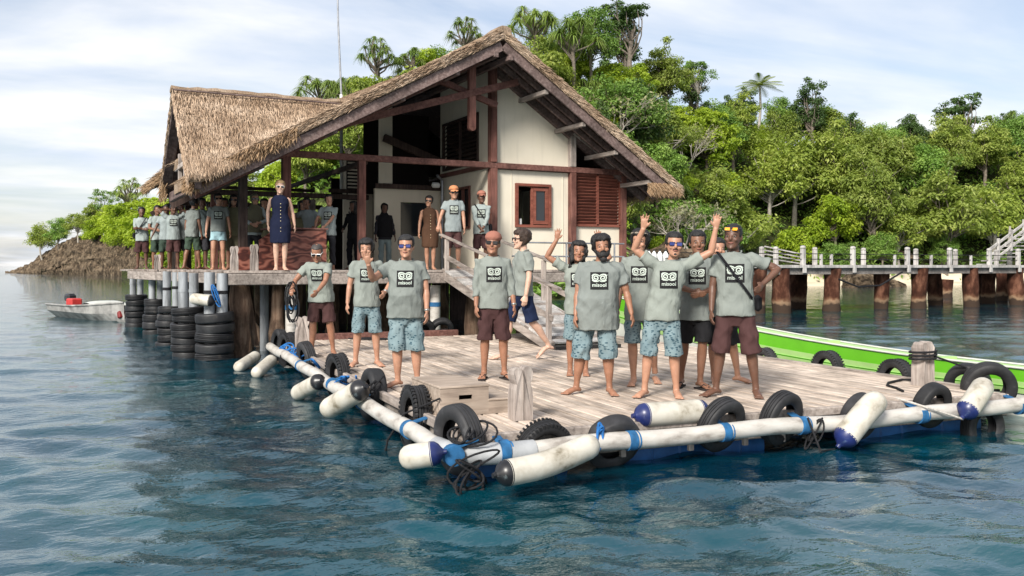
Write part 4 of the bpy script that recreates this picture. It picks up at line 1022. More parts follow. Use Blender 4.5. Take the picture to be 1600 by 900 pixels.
# bottles / dive tanks beyond
for i, px in enumerate((1014, 1022, 1031, 1040, 1049)):
    p = on_Y(px, 392, 22.0)
    t = thing('dive_tank', ['leftmost white dive tank in the row right of the house', 'second white dive tank from the left right of the house', 'middle white dive tank of the row right of the house', 'fourth white dive tank from the left right of the house', 'rightmost white dive tank of the row right of the house'][i], 'tank', (p.x, p.y, 1.76), 0, 'white dive tanks on the jetty')
    MB().lathe([(.001, 0), (.075, 0), (.085, .03), (.085, .28), (.06, .34), (.03, .38), (.03, .40), (.001, .40)], 16).obj('cylinder', MT['white_paint'], t, True)
    MB().box((0, 0, .42), (.08, .04, .05), None, 0, .01).obj('valve', MT['black_plastic'], t)

# ------------------------------------------------------------------ ropes
def rope(label, pts, r, mat, cat='rope'):
    o = MB().tube(pts, r, 6).obj('rope', MT[mat], None, True); return tag(o, label, cat)
def tangle(c, spread, n, seed):
    rr = random.Random(seed); c = Vector(c); out = []; f1, f2, f3 = rr.uniform(.8, 1.2), rr.uniform(.8, 1.3), rr.uniform(.7, 1.2); p1_, p2_, p3_ = (rr.uniform(0, 6) for _ in range(3))
    for i in range(n*7):
        a = i*.28; k = .75+.35*math.sin(i*.071+p1_)+.25*math.sin(i*.19+p2_)
        out.append(c+Vector((spread[0]*1.5*k*math.cos(a*f1+p1_), spread[1]*1.5*k*math.sin(a*f2+p2_), spread[2]*1.35*k*math.sin(a*f3*1.07+p3_))))
    return out
rope('tangled black rope round the pipe elbow at the near corner of the dock', tangle(DK(-.12, -.32, .12), (.09, .06, .11), 22, 2), .009, 'rope_black')
rope('black rope lashing the ribbed tyre at the near left corner', tangle(DK(-.05, left_y(735, -.05), .40), (.10, .1, .05), 14, 5), .009, 'rope_black')
rope('black rope lashing the tyre behind the biggest side fender', tangle(DK(-.12, left_y(588), .42), (.10, .12, .07), 14, 9), .009, 'rope_black')
rope('black rope hanging from the tyre beside the step box', [DK(.05, left_y(662), .52), DK(-.2, left_y(648), .36), DK(-.31, left_y(640), .1), DK(-.32, left_y(636), -.1)], .010, 'rope_black')
rope('black rope lashing the upright tyre to the pipe on the front edge', tangle(DK(front_x(1272, -.25), -.27, .22), (.045, .03, .10), 12, 4), .008, 'rope_black')
rope('black rope stretched from the front edge down to the drooping fender', [DK(front_x(1262, -.3), -.30, .34), DK(front_x(1282, -.42), -.42, .06), P3(1304, 702, d8-.1)], .010, 'rope_black')
rope('pale cord running from the roped post to the bent fender at the right corner', [DK(front_x(1400, .0), .0, .40), DK(front_x(1450, -.31), -.31, .34), P3(1505, 655, d9-.12)], .011, 'rope_pale')
pm = on_z(1442, 602, ZD); wr = [pm+Vector((math.cos(a)*.155, math.sin(a)*.13, .285+.012*a/2)) for a in np.arange(0, 6*PI, .4)]
rope('black rope wound round the mooring post at the right side', wr, .014, 'rope_black')
rope('black mooring line from the roped post to the green boat side', [pm+Vector((.12, -.05, .33)), pm+Vector((.45, -.22, .2)), DK(DXL+.05, front_x(1500, 0)*0+.55, .32), DK(DXL+.5, .5, .3)], .013, 'rope_black')
rope('loose black rope end curling on the planks left of the roped post', [on_z(1436, 594, ZD+.02), on_z(1410, 593, ZD+.015), on_z(1388, 598, ZD+.015), on_z(1386, 602, ZD+.015), on_z(1400, 606, ZD+.015), on_z(1411, 611, ZD+.015)], .014, 'rope_black')
rope('bright blue cord knotted round the tilted tyre on the front edge', tangle(DK(front_x(936, -.25), -.25, .32), (.025, .02, .09), 12, 8), .011, 'rope_blue')
rope('pale blue cord knotted round the smooth tyre above the drooping fender', tangle(DK(front_x(1345, -.22), -.24, .38), (.04, .02, .06), 10, 12), .010, 'rope_blue')
rope('blue cord knot on the small fender at the far right corner', tangle(DK(front_x(1576, .8), .72, .44), (.05, .05, .04), 12, 14), .011, 'rope_blue')
rope('blue cord tied between the grey pipes at the pier front corner', tangle(P3(338, 462, dd-.05), (.04, .03, .12), 12, 15), .012, 'rope_blue')
for i, px in enumerate((500, 545, 470, 452)):
    rope(['blue lashing behind the third side fender', 'blue lashing between the two nearer side tyres', 'blue lashing at the second side tyre', 'dark blue lashing near the back of the left edge'][i], tangle(DK(-.15, left_y(px), .36), (.05, .1, .05), 10, 20+i), .012, 'rope_blue')
rope('black rope lying at the back of the dock behind the bald man', tangle(DK(1.5, 9.5, .37), (.25, .12, .01), 14, 31), .012, 'rope_black')
rope('heap of black rope on the dock at the foot of the pier', tangle(on_z(668, 519, ZD+.05), (.2, .08, .03), 18, 33), .014, 'rope_black')

# ------------------------------------------------------------------ green long boat beyond the dock
gb = wthing('longboat', 'long low bright green and white wooden boat moored along the right edge of the dock', 'boat', tuple(DK(DXL+.9, 3, 0)))
def gpt(t, z, w):            # t: metres along the boat from its stern side, w: sideways from its keel line
    return DK(DXL+.80+w, t, z)
ts = np.linspace(-4.2, 10.2, 60)
def sheer(t): return .54+(.018*max(0, t-1.5)**1.72 if t > 1.5 else 0)*.78
def beamw(t):
    u = (t+4.2)/14.4; return .17*max(.02, min(1, (1-u)*3.2))**.55*min(1, .55+u*1.5)
bands = [('green_bright', 0, .13, .0), ('green_pale', .135, .20, .015), ('green_bright', .20, .215, .012), ('green_pale', .215, .27, .02), ('boat_white', .27, .70, .05)]
for nm, a, b_, ins in (('gunwale_band', 0, .135, 0.0), ('upper_strake', .135, .20, .012), ('thin_green_line', .20, .215, .010), ('middle_strake', .215, .27, .018), ('lower_hull', .27, .75, .05)):
    mat = {'gunwale_band': 'green_bright', 'upper_strake': 'green_pale', 'thin_green_line': 'green_bright', 'middle_strake': 'green_pale', 'lower_hull': 'boat_white'}[nm]
    m = MB()
    for s_ in (-1, 1):
        rings = []
        for t in ts:
            zt = sheer(t); w = beamw(t); k_ = max(.1, min(.5, w/.4))
            kq = 1+.10*max(0, t-.5); aa = a*kq; bb = b_*kq
            rings.append([gpt(t, zt-aa, s_*(w-ins)), gpt(t, zt-bb, s_*(w-ins-(.015 if b_ < .5 else .10*k_))), gpt(t, zt-bb, s_*(w-ins-.03-(.015 if b_ < .5 else .10*k_))), gpt(t, zt-aa, s_*(w-ins-.03))])
        m.loft(rings, True)
    m.obj(nm, MT[mat], gb, True)
for s_ in (-1, 1): MB().tube([gpt(t, sheer(t)+.02, s_*(beamw(t)+.005)) for t in ts], .02, 8, flat=.7).obj('gunwale', MT['boat_white'], gb, True)
m = MB(); m.loft([[gpt(t, sheer(t)+.01, -beamw(t)+.02), gpt(t, sheer(t)+.01, beamw(t)-.02)] for t in ts], False, 0, False); m.obj('deck_boards', MT['green_pale'], gb)
for t in (-2.5, -.5, 1.5, 3.5, 5.5): MB().beam(gpt(t, sheer(t)+.02, -beamw(t)+.03), gpt(t, sheer(t)+.02, beamw(t)-.03), .12, .03).obj('thwart', MT['green_pale'], gb)
# ------------------------------------------------------------------ small skiff on the left
b0 = on_z(196, 503, 0); b1 = on_z(92, 492, 0)
b1 = b0.lerp(b1, .86)
sk = thing('skiff', 'small worn grey skiff with red fuel tank moored beyond the tyre stacks', 'boat', b1, math.atan2((b0-b1).y, (b0-b1).x))
L = (b0-b1).length; m = MB(); rings = []
for i in range(15):
    t = i/14; x = t*L; hw = .68*(1-max(0, t-.55)**2.2/.45**2.2*.93); zt = .42+.16*max(0, t-.4)**1.5/.46; kb = .12+.30*max(0, t-.72)**1.4
    rings.append([(x, -hw, zt), (x, -hw*.93, kb+.1), (x, -hw*.55, -.05+kb*.4), (x, 0, -.14+kb*.5), (x, hw*.55, -.05+kb*.4), (x, hw*.93, kb+.1), (x, hw, zt), (x, hw*.92, zt), (x, hw*.85, kb+.12), (x, 0, .02+kb*.3), (x, -hw*.85, kb+.12), (x, -hw*.92, zt)])
m.loft(rings, True); m.obj('hull', MT['boat_hull'], sk)
for s_ in (-1, 1): MB().tube([(i/14*L, s_*(.68*(1-max(0, i/14-.55)**2.2/.45**2.2*.93)+.01), .43+.16*max(0, i/14-.4)**1.5/.46) for i in range(15)], .03, 8).obj('gunwale', MT['boat_hull'], sk, True)
MB().box((L*.97, -.02, .22), (.16, .30, .22), Matrix.Rotation(-.3, 3, 'Y'), 0, .03).obj('red_bow_patch', MT['boat_red'], sk)
m = MB(); 
for i in range(2): pass
m.loft([[(L*.56+.17*k, y_, .46+.15*math.sin(PI*k/6)**.8*(1-(y_/.62)**4*.6)) for y_ in np.linspace(-.55, .55, 9)] for k in range(7)], False, 0, False); m.obj('fore_cover', MT['boat_white'], sk, True)
MB().box((L*.22, -.15, .50), (.5, .36, .26), None, 0, .04).obj('fuel_tank', MT['red_paint'], sk)
mo = MB().box((.0, .1, .62), (.4, .3, .28), None, 0, .07).obj('outboard_motor', MT['black_plastic'], sk); MB().box((-.1, .1, .2), (.16, .12, .7), None, 0, .03).obj('motor_leg', MT['black_plastic'], mo)
MB().box((L*.42, 0, .40), (.28, 1.1, .04)).obj('thwart', MT['boat_hull'], sk); MB().box((L*.12, 0, .40), (.3, 1.15, .04)).obj('thwart', MT['boat_hull'], sk)
hang_tyre(TY[0], (b0.x+.25, b0.y+.1, .3), (1, .2, 0), 'black tyre at the bow of the small skiff', 0, 0, 1.0)

# ------------------------------------------------------------------ long jetty on the right
JY, JZ = 24.3, 1.74
jet = wthing('jetty', 'long white edged jetty on rusty round piles running to the beach', 'jetty', (25, JY+1.3, 0))
MB().box((29.5, JY+1.3, JZ-.06), (33, 2.7, .07)).obj('deck', MT['jetty_white'], jet)
for k in range(11):
    xx = 13+k*3.0; MB().box((xx+1.5, JY-.08, JZ-.05), (2.985, .06, .11), None, 0, .008).obj('edge_board', MT['jetty_white'], jet)
MB().box((29.5, JY+.12, JZ-.22), (33, .18, .24)).obj('bearer', MT['jetty_dark'], jet); MB().box((29.5, JY+2.4, JZ-.22), (33, .18, .24)).obj('bearer', MT['jetty_dark'], jet)
for px, Y, r in ((1182, 0, .34), (1222, 0, .36), (1300, 0, .34), (1376, .5, .32), (1435, 0, .34), (1516, 0, .34), (1588, .0, .34), (1246, 2.3, .38), (1461, 1.6, .33), (1545, 1.8, .33), (1670, 0, .35), (1760, 0, .35), (1100, .2, .34), (1130, 2.3, .34), (1480, 7, .34), (1578, 8, .34), (1528, 2.6, .3), (1565, 3.2, .3)):
    p = on_Y(px, 450, JY+.2+Y); pile(p.x, JY+.2+Y, r*.92, -1.5, JZ-.12 if Y < 4 else 1.0, MT['rusty_pile'], px*.1, jet, 'pile', .35)
# cross braces / hanging hose
hp = [on_Y(1310, 436, JY-.1), on_Y(1340, 448, JY-.1), on_Y(1375, 446, JY-.1), on_Y(1410, 425, JY-.1)]; MB().tube(hp, .035, 6).obj('hanging_hose', MT['rope_black'], jet, True)
for px in (1254, 1417, 1483, 1545, 1590, 1332, 1650):
    p = on_Y(px, 400, JY+.0); MB().box((p.x, JY-.02, JZ+.30), (.16, .16, .62), None, 0, .02).obj('rail_post', MT['jetty_white'], jet)
    MB().lathe([(.001, 0), (.1, 0), (.11, .04), (.085, .09), (.001, .11)], 12, Matrix.Translation((p.x, JY-.02, JZ+.62))).obj('post_cap', MT['jetty_white'], jet, True)
    MB().box((p.x, JY-.10, JZ-.14), (.15, .08, .3), None, 0, .01).obj('post_foot', MT['jetty_white'], jet)
for px in (1276, 1352, 1434, 1496, 1560, 1193, 1215): 
    p = on_Y(px, 400, JY+2.4); MB().box((p.x, JY+2.5, JZ+.32), (.16, .16, .64), None, 0, .02).obj('rail_post', MT['jetty_white'], jet)
    MB().lathe([(.001, 0), (.1, 0), (.11, .04), (.085, .09), (.001, .11)], 12, Matrix.Translation((p.x, JY+2.5, JZ+.64))).obj('post_cap', MT['jetty_white'], jet, True)
for px in (1283, 1299, 1398, 1455, 1517): 
    p = on_Y(px, 400, JY+.0); MB().box((p.x, JY, JZ+.2), (.09, .09, .42), None, 0, .01).obj('small_post', MT['jetty_white'], jet)
for z in (.22, .42): MB().tube([(18, JY-.02, JZ+z), (45, JY-.02, JZ+z)], .016, 6).obj('rail_line', MT['rope_black'], jet, True)
# white slatted benches / ramp rails near the house end
for k in range(4): a = on_Y(1195, 385+k*6, JY+2.9); b_ = on_Y(1252, 397+k*5, JY+2.9); MB().beam(a, b_, .04, .05).obj('side_ramp_rail', MT['jetty_white'], jet)
# stair at the right end
st = wthing('stairway', 'white wooden stairway with rails climbing from the jetty at the far right', 'stairway', tuple(on_Y(1585, 415, 29)))
for Y in (29.0, 30.4):
    for dz in (0, .35, .7): bmm = MB().beam(on_Y(1545, 412, Y)+Vector((0, 0, dz)), on_Y(1640, 340, Y)+Vector((0, 0, dz)), .07, .1).obj('stair_rail', MT['jetty_white'], st)
    for px, py in ((1560, 400), (1580, 386), (1600, 370), (1625, 352)): p = on_Y(px, py, Y); MB().box(p+Vector((0, 0, .35)), (.12, .12, 1.1), None, 0, .01).obj('stair_post', MT['jetty_white'], st)
for k in range(12): p = on_Y(1548+k*7.5, 413-k*5.7, 29.7); MB().box(p, (.34, 1.4, .05)).obj('tread', MT['jetty_white'], st)
p = on_Y(1577, 415, 31); dw = wthing('bleached_pole', 'tall bleached driftwood pole standing beside the stairway', 'pole', (p.x, p.y, 1))
MB().tube([(p.x, p.y, .6), (p.x+.02, p.y, 2.2), (p.x+.05, p.y, 3.2), (p.x+.06, p.y, 3.9)], [.14, .13, .1, .05], 10).obj('shaft', MT['bark_pale'], dw, True)
# thatched parasols on the beach
for i, (px, d) in enumerate(((1376, 84), (1406, 84), (1345, 86))):
    p = at_d(px, HOR, d); ps = thing('beach_parasol', ['middle thatched parasol on the beach behind the jetty', 'right thatched parasol on the beach behind the jetty', 'left thatched parasol on the beach behind the jetty'][i], 'parasol', (p.x, p.y, .5), 0, 'thatched parasols on the beach')
    MB().tube([(0,0,0), (0,0,2.3)], .07, 8).obj('pole', MT['bark'], ps, True)
    MB().lathe([(.03, 2.75), (.6, 2.55), (1.3, 2.25), (1.75, 1.98), (1.72, 1.92), (.03, 2.3)], 16, None).obj('canopy', MT['thatch'], ps)
# ------------------------------------------------------------------ vegetation
TR = random.Random(21); NR = np.random.default_rng(5)
def leaves_mesh(name, P, Nrm, L, W, mat, droop=.25):
    """diamond leaves folded along the midrib; P, Nrm (n,3); L, W (n,)"""
    n = len(P); Nrm = Nrm/np.linalg.norm(Nrm, axis=1)[:, None]
    r = NR.normal(size=(n, 3)); D = np.cross(Nrm, r); D /= np.linalg.norm(D, axis=1)[:, None]; S = np.cross(D, Nrm)
    D = D-np.array([0, 0, droop]); tip = P+D*L[:, None]; mid = P+D*(L*.45)[:, None]
    a = mid+S*(W*.5)[:, None]+Nrm*(W*.18)[:, None]; b = mid-S*(W*.5)[:, None]+Nrm*(W*.18)[:, None]
    V = np.stack([P, a, tip, b], 1).reshape(-1, 3); i = np.arange(n)*4
    F = np.concatenate([np.stack([i, i+1, i+2], 1), np.stack([i, i+2, i+3], 1)])
    me = bpy.data.meshes.new(name); me.from_pydata(V.tolist(), [], F.tolist()); me.materials.append(MT[mat]); return me
def limb(mb, p0, p1, r0, r1, bend=.1, n=5, sides=7):
    p0 = Vector(p0); p1 = Vector(p1); L = (p1-p0).length; o = Vector((TR.gauss(0, bend*L), TR.gauss(0, bend*L), TR.gauss(0, bend*L*.5)))
    pts = [p0.lerp(p1, i/n)+o*math.sin(PI*i/n) for i in range(n+1)]; mb.tube(pts, [r0+(r1-r0)*i/n for i in range(n+1)], sides); return pts
def broad(name, H, R, mat, nclump, nleaf, lsz, flat_=.55, base=.35, layered=False, bark='bark', lean=0, clr=.30, up=.7):
    wood_ = MB(); top = Vector((lean*H, TR.gauss(0, .15), H*.62)); limb(wood_, (0,0,-.6), top, H*.028, H*.012, .05, 7, 8)
    C = []; tries = 0
    while len(C) < nclump and tries < 20000:
        tries += 1; v = NR.normal(size=3); v /= np.linalg.norm(v); rad = NR.random()**.42
        if v[2] < -.55: continue
        c = v*rad*np.array([R, R, H*flat_*.72]); c[2] += H*(base+.26); c[0] += lean*H
        # lumpy outline: push whole sectors in and out
        a = math.atan2(v[1], v[0]); c[:2] *= .80+.32*math.sin(a*3+R*7)*math.cos(v[2]*4+a*2+H)
        if layered: c[2] = H*base+round((c[2]-H*base)/(H*.14))*(H*.14)+NR.normal()*H*.045
        C.append(c)
    Ps, Ns, Ls = [], [], []
    for c in C:
        limb(wood_, Vector((lean*H*.6, 0, H*TR.uniform(.22, .55))), Vector(c), H*.009, H*.002, .1, 4, 5)
        k = int(nleaf*TR.uniform(.6, 1.4)); rr = R*clr*TR.uniform(.65, 1.25)
        q = NR.normal(size=(k, 3)); q /= np.linalg.norm(q, axis=1)[:, None]; q *= (NR.random((k, 1))**.45)*rr
        q[:, 2] *= .5 if layered else .66
        Ps.append(q+c); nn = q/rr*.8+np.array([0, 0, up])+NR.normal(size=(k, 3))*.45; Ns.append(nn); Ls.append(NR.uniform(.65, 1.3, k)*lsz)
    P = np.concatenate(Ps); N = np.concatenate(Ns); Lg = np.concatenate(Ls)
    return (wood_.mesh(name+'_trunk', MT[bark], True), leaves_mesh(name+'_crown', P, N, Lg, Lg*.52, mat))
def strap_rosette(V, F, c, n, L, w, spread=1.0, droop=1.0):
    for _ in range(n):
        a = TR.uniform(0, 2*PI); el = TR.uniform(-.15, 1.35); d = Vector((math.cos(a)*math.cos(el)*spread, math.sin(a)*math.cos(el)*spread, math.sin(el))).normalized()
        s = d.cross(Vector((0,0,1)))
        s = s.normalized() if s.length > .05 else Vector((1,0,0)); l = L*TR.uniform(.7, 1.2); b = len(V); p = Vector(c); seg = 5
        for i in range(seg+1):
            t = i/seg; q = p+d*(l*t)+Vector((0, 0, -droop*l*.75*t*t)); ww = w*(1-.85*t)
            V += [tuple(q+s*ww), tuple(q-s*ww)]
        for i in range(seg): F.append((b+2*i, b+2*i+1, b+2*i+3, b+2*i+2))
def pandan(name, H, R, nro, nl, mat='leaf_pandanus', L=1.1):
    wood_ = MB(); V, F = [], []; limb(wood_, (0,0,-.5), (0,0,H*.5), .14, .10, .04, 5, 7)
    for i in range(nro):
        a = 2*PI*i/nro+TR.uniform(-.4, .4); rr = R*TR.uniform(.25, 1); z = H*(.55+.45*(1-(rr/R)**1.5)*TR.uniform(.6, 1))
        p = Vector((math.cos(a)*rr, math.sin(a)*rr, z)); limb(wood_, (0, 0, H*TR.uniform(.3, .5)), p, .07, .05, .1, 4, 6); strap_rosette(V, F, p, nl, L, .045, 1.0, 1.25)
    me = bpy.data.meshes.new(name+'_crown'); me.from_pydata(V, [], F); me.materials.append(MT[mat])
    return (wood_.mesh(name+'_trunk', MT['bark'], True), me)
def palm(name, H):
    wood_ = MB(); pts = limb(wood_, (0,0,-.5), (.5, .2, H), .17, .11, .04, 8, 9); V, F = [], []; top = pts[-1]
    for i in range(20):
        a = 2*PI*i/20*3.1; el = 1.15-1.5*(i/20); d = Vector((math.cos(a)*math.cos(el), math.sin(a)*math.cos(el), math.sin(el))); Lf = TR.uniform(2.6, 3.3); prev = None
        for j in range(30):
            t = (j+1)/30; q = top+d*(Lf*t)+Vector((0, 0, -1.35*t*t*(1 if el > .2 else .8))); tg = (d*Lf+Vector((0,0,-2.7*t))).normalized(); s = tg.cross(Vector((0,0,1))).normalized(); ll = .85*math.sin(PI*min(1, t*.9+.1))**.7
            for sg in (-1, 1):
                e = q+s*sg*ll*.75+tg*ll*.45+Vector((0,0,-.38*ll)); w_ = tg*.035; b = len(V); V += [tuple(q-w_), tuple(q+w_), tuple(e)]; F.append((b, b+1, b+2))
            if prev is not None:
                b = len(V); u = Vector((0,0,.03)); V += [tuple(prev+u), tuple(prev-u), tuple(q-u), tuple(q+u)]; F.append((b, b+1, b+2, b+3))
            prev = q
    me = bpy.data.meshes.new(name+'_crown'); me.from_pydata(V, [], F); me.materials.append(MT['leaf_palm'])
    return (wood_.mesh(name+'_trunk', MT['bark_pale'], True), me)
def bare(name, H, R):
    wood_ = MB(); P = []
    def grow(p, d, l, r, lev):
        e = p+d*l; limb(wood_, p, e, r, r*.6, .07, 3, 5)
        if lev == 0: P.append(e); return
        for _ in range(3 if lev > 1 else 4):
            nd = (d+Vector((TR.gauss(0, .5), TR.gauss(0, .5), TR.gauss(.12, .3)))).normalized(); grow(e, nd, l*TR.uniform(.55, .85), r*.6, lev-1)
    for _ in range(4): grow(Vector((TR.gauss(0, .2), TR.gauss(0, .2), -.3)), Vector((TR.gauss(0, .4), TR.gauss(0, .4), 1)).normalized(), H*.34, .06, 3)
    P = np.array([list(p) for p in P]); P = np.repeat(P, 5, 0)+NR.normal(size=(len(P)*5, 3))*.22
    return (wood_.mesh(name+'_trunk', MT['bark_pale'], True), leaves_mesh(name+'_crown', P, NR.normal(size=P.shape)+np.array([0,0,.6]), np.full(len(P), .2), np.full(len(P), .1), 'leaf_grey'))
PROTO = {
 'broad': [broad('broadleaf', 8, 3.6, 'leaf_mid', 72, 125, .34, .6, .30, False, 'bark_pale', .03), broad('broadleaf', 7.5, 3.9, 'leaf_mid', 70, 130, .36, .5, .36, True, 'bark_pale', -.04), broad('broadleaf', 8.5, 3.4, 'leaf_mid', 76, 120, .32, .62, .30, True, 'bark', .0)],
 'green': [broad('greenleaf', 7.5, 3.2, 'leaf_green', 66, 140, .28, .62, .30, False, 'bark', .0), broad('greenleaf', 7, 3.5, 'leaf_green', 64, 140, .3, .55, .30, True, 'bark', .02)],
 'dark': [broad('darkleaf', 7, 2.7, 'leaf_dark', 60, 150, .26, .66, .25, False, 'bark', .0), broad('darkleaf', 8, 2.3, 'leaf_dark', 48, 130, .25, .75, .25, False, 'bark', .0)],
 'lime': [broad('limeleaf', 4.5, 2.6, 'leaf_lime', 55, 140, .26, .62, .18, False, 'bark', .0), broad('limeleaf', 5.2, 2.5, 'leaf_lime', 52, 140, .28, .66, .2, True, 'bark', .0)],
 'pandan': [pandan('pandanus', 4.6, 1.9, 16, 62), pandan('pandanus', 5.2, 1.6, 14, 62), pandan('pandanus', 4.0, 2.1, 18, 60)],
 'palm': [palm('palm', 6.5)], 'bare': [bare('bare', 4.5, 2), bare('bare', 3.6, 2)],
 'thin': [broad('thinleaf', 6.5, 1.9, 'leaf_dark', 16, 90, .24, .34, .55, True, 'bark', .02, .26), broad('thinleaf', 6, 2.2, 'leaf_green', 20, 80, .25, .4, .5, True, 'bark_pale', -.03, .24)],
 'tuft': [pandan('tuft', 5.2, 1.6, 24, 40, L=.72), pandan('tuft', 4.6, 1.45, 20, 42, L=.7)],
}
KD = {'broad': ('broadleaf_tree', 'yellowish green broadleaf tree', 'tree'), 'green': ('leafy_tree', 'fresh green leafy tree', 'tree'), 'dark': ('dense_tree', 'dark green dense tree', 'tree'),
      'lime': ('lime_bush', 'bright lime green bush', 'bush'), 'pandan': ('pandanus_tree', 'shaggy strap-leaved pandanus', 'tree'), 'palm': ('coconut_palm', 'coconut palm', 'palm'), 'bare': ('bare_shrub', 'pale twiggy shrub', 'shrub'),
      'thin': ('slender_tree', 'slender open-crowned tree', 'tree'), 'tuft': ('tufted_pandanus', 'spiky tufted pandanus', 'tree')}
PLANTED = []
def plant(kind, p, s, rowname, px, vi=None, lean=0, sz=None):
    PLANTED.append((kind, rowname, px, Vector(p), s, vi, lean, sz))
def row(x0, x1, dd, step_m, kinds, size, rowname, jit=.35):
    px = x0
    while px < x1:
        d = interp(SHORE, px)+dd; k = TR.choice(kinds); q = px+TR.uniform(-jit, jit)*step_m*FPX/d; ddj = dd+TR.uniform(-1.2, 1.2)
        p = land_pt(q, max(1.0, ddj)); s = size*TR.uniform(.8, 1.2); plant(k, p, s, rowname, q); px += step_m*FPX/d*TR.uniform(.8, 1.2)
# right-hand forest
row(1165, 1420, 4.0, 3.9, ['broad', 'broad', 'lime', 'broad'], 1.0, 'in the front row behind the jetty')
row(1420, 2050, 4.0, 4.0, ['green', 'broad', 'green', 'dark', 'broad'], 1.0, 'in the front row right of the parasols')
row(1130, 1330, 9.0, 3.6, ['lime', 'broad', 'broad', 'lime'], 1.0, 'in the second row behind the jetty')
row(1330, 2050, 9.0, 4.0, ['broad', 'broad', 'green', 'broad', 'pandan', 'dark'], 1.0, 'in the second row right of the parasols')
row(1050, 1290, 14, 3.4, ['lime', 'broad', 'pandan', 'lime', 'bare'], .95, 'halfway up the slope left of the palm')
row(1290, 2050, 14, 3.8, ['broad', 'green', 'dark', 'broad', 'pandan'], .95, 'halfway up the right hillside')
row(1040, 1280, 19, 3.0, ['lime', 'green', 'broad', 'pandan', 'lime'], .85, 'high on the slope left of the palm')
row(1280, 2050, 19, 3.4, ['green', 'broad', 'dark', 'pandan', 'broad'], .85, 'high on the right hillside')
row(1030, 2050, 24, 2.8, ['green', 'dark', 'broad', 'pandan', 'broad', 'lime'], .66, 'along the right ridge line')
row(1180, 1900, 2.0, 5.5, ['green', 'dark', 'green'], .55, 'low on the beach behind the jetty')
# hill behind the house
row(900, 1165, 2.5, 3.2, ['pandan', 'lime', 'green', 'bare', 'pandan'], .78, 'at the hill foot right of the house')
row(860, 1160, 6.5, 3.2, ['pandan', 'broad', 'lime', 'bare', 'pandan'], .72, 'low on the slope right of the roof')
row(790, 1100, 11, 3.0, ['lime', 'dark', 'broad', 'pandan', 'lime'], .66, 'halfway up behind the roof')
row(760, 1060, 16, 2.8, ['pandan', 'bare', 'lime', 'broad', 'dark'], .64, 'high on the hill behind the roof')
row(790, 1020, 21, 2.6, ['pandan', 'green', 'lime', 'broad'], .64, 'near the hilltop behind the roof')
row(800, 960, 25, 2.4, ['pandan', 'pandan', 'dark', 'green'], .62, 'on the very hilltop')
row(465, 790, 22, 1.9, ['pandan', 'lime', 'pandan', 'green', 'lime'], .66, 'above the roof line left of the gable')
row(440, 790, 15, 2.6, ['pandan', 'lime', 'broad'], .62, 'behind the roof left of the gable')
row(255, 620, 3, 2.6, ['lime', 'lime', 'pandan', 'green', 'lime'], .62, 'seen through the open porch')
row(250, 620, 7, 3.0, ['lime', 'pandan', 'broad', 'lime'], .75, 'behind the open porch')
row(250, 560, 12, 3.2, ['lime', 'broad', 'pandan'], .75, 'higher behind the open porch')
row(850, 1160, 4.5, 2.3, ['lime', 'green', 'pandan', 'broad'], .62, 'filling the slope foot right of the house')
row(850, 1130, 9, 2.3, ['green', 'lime', 'pandan', 'lime'], .62, 'filling the slope right of the roof')
row(800, 1090, 14, 2.2, ['lime', 'green', 'broad', 'lime'], .60, 'filling the slope behind the gable')
row(800, 1060, 19, 2.2, ['green', 'pandan', 'lime', 'broad'], .60, 'filling the upper slope behind the gable')
row(1060, 1400, 16.5, 3.0, ['broad', 'green', 'lime'], .75, 'filling the slope round the palm')
row(1400, 2000, 16.5, 3.2, ['green', 'broad', 'dark'], .80, 'filling the far right slope')
# trees one can name on the skyline
def sky_tree(kind, px, ytop, d, H, rowname, vi=0, base=None, sz=None):
    zt = HC-(ytop-HOR)/FPX*d; s = H/{'broad': 8, 'green': 7.5, 'dark': 7, 'lime': 4.5, 'pandan': 4.9, 'palm': 7.4, 'bare': 5, 'thin': 6.3, 'tuft': 5.1}[kind]
    p = at_d(px, HOR, d); p.z = zt-H; plant(kind, p, s, rowname, px, vi, 0, sz)
sky_tree('tuft', 590, 52, 63, 4.6, 'tallest left of the roof ridge', 0); sky_tree('tuft', 641, 60, 64, 3.6, 'between the two taller tufts above the roof', 1); sky_tree('pandan', 500, 103, 63, 4.2, 'beside the antenna mast', 0)
sky_tree('tuft', 726, 22, 66, 4.2, 'just left of the gable peak', 0); sky_tree('lime', 672, 66, 66, 2.6, 'small above the roof slope', 0); sky_tree('pandan', 545, 100, 62, 4.0, 'right of the antenna mast', 2)
sky_tree('thin', 985, 6, 74, 6.0, 'on the hilltop, tallest against the sky', 0, sz=1.5); sky_tree('dark', 975, 25, 76, 6.5, 'beside the tallest hilltop tree', 1); sky_tree('pandan', 835, -6, 66, 5.0, 'at the hilltop above the gable peak', 0); sky_tree('pandan', 895, 22, 63, 5.0, 'hanging over the right roof slope', 1); sky_tree('green', 925, 10, 66, 5.5, 'round on the hilltop', 0)
sky_tree('palm', 1185, 126, 88, 4.6, 'on the ridge', 0, sz=1.45); sky_tree('dark', 1268, 140, 98, 7.0, 'dark cone on the ridge right of the palm', 1); sky_tree('thin', 1090, 92, 82, 5.0, 'wispy on the ridge left of the palm', 1)
sky_tree('thin', 1478, 160, 104, 7.5, 'left of the pair on the right skyline', 0); sky_tree('thin', 1503, 155, 104, 8.0, 'right of the pair on the right skyline', 0); sky_tree('tuft', 1588, 158, 106, 6.5, 'at the right end of the skyline', 1); sky_tree('dark', 1420, 180, 104, 6.5, 'broad on the right skyline', 0)
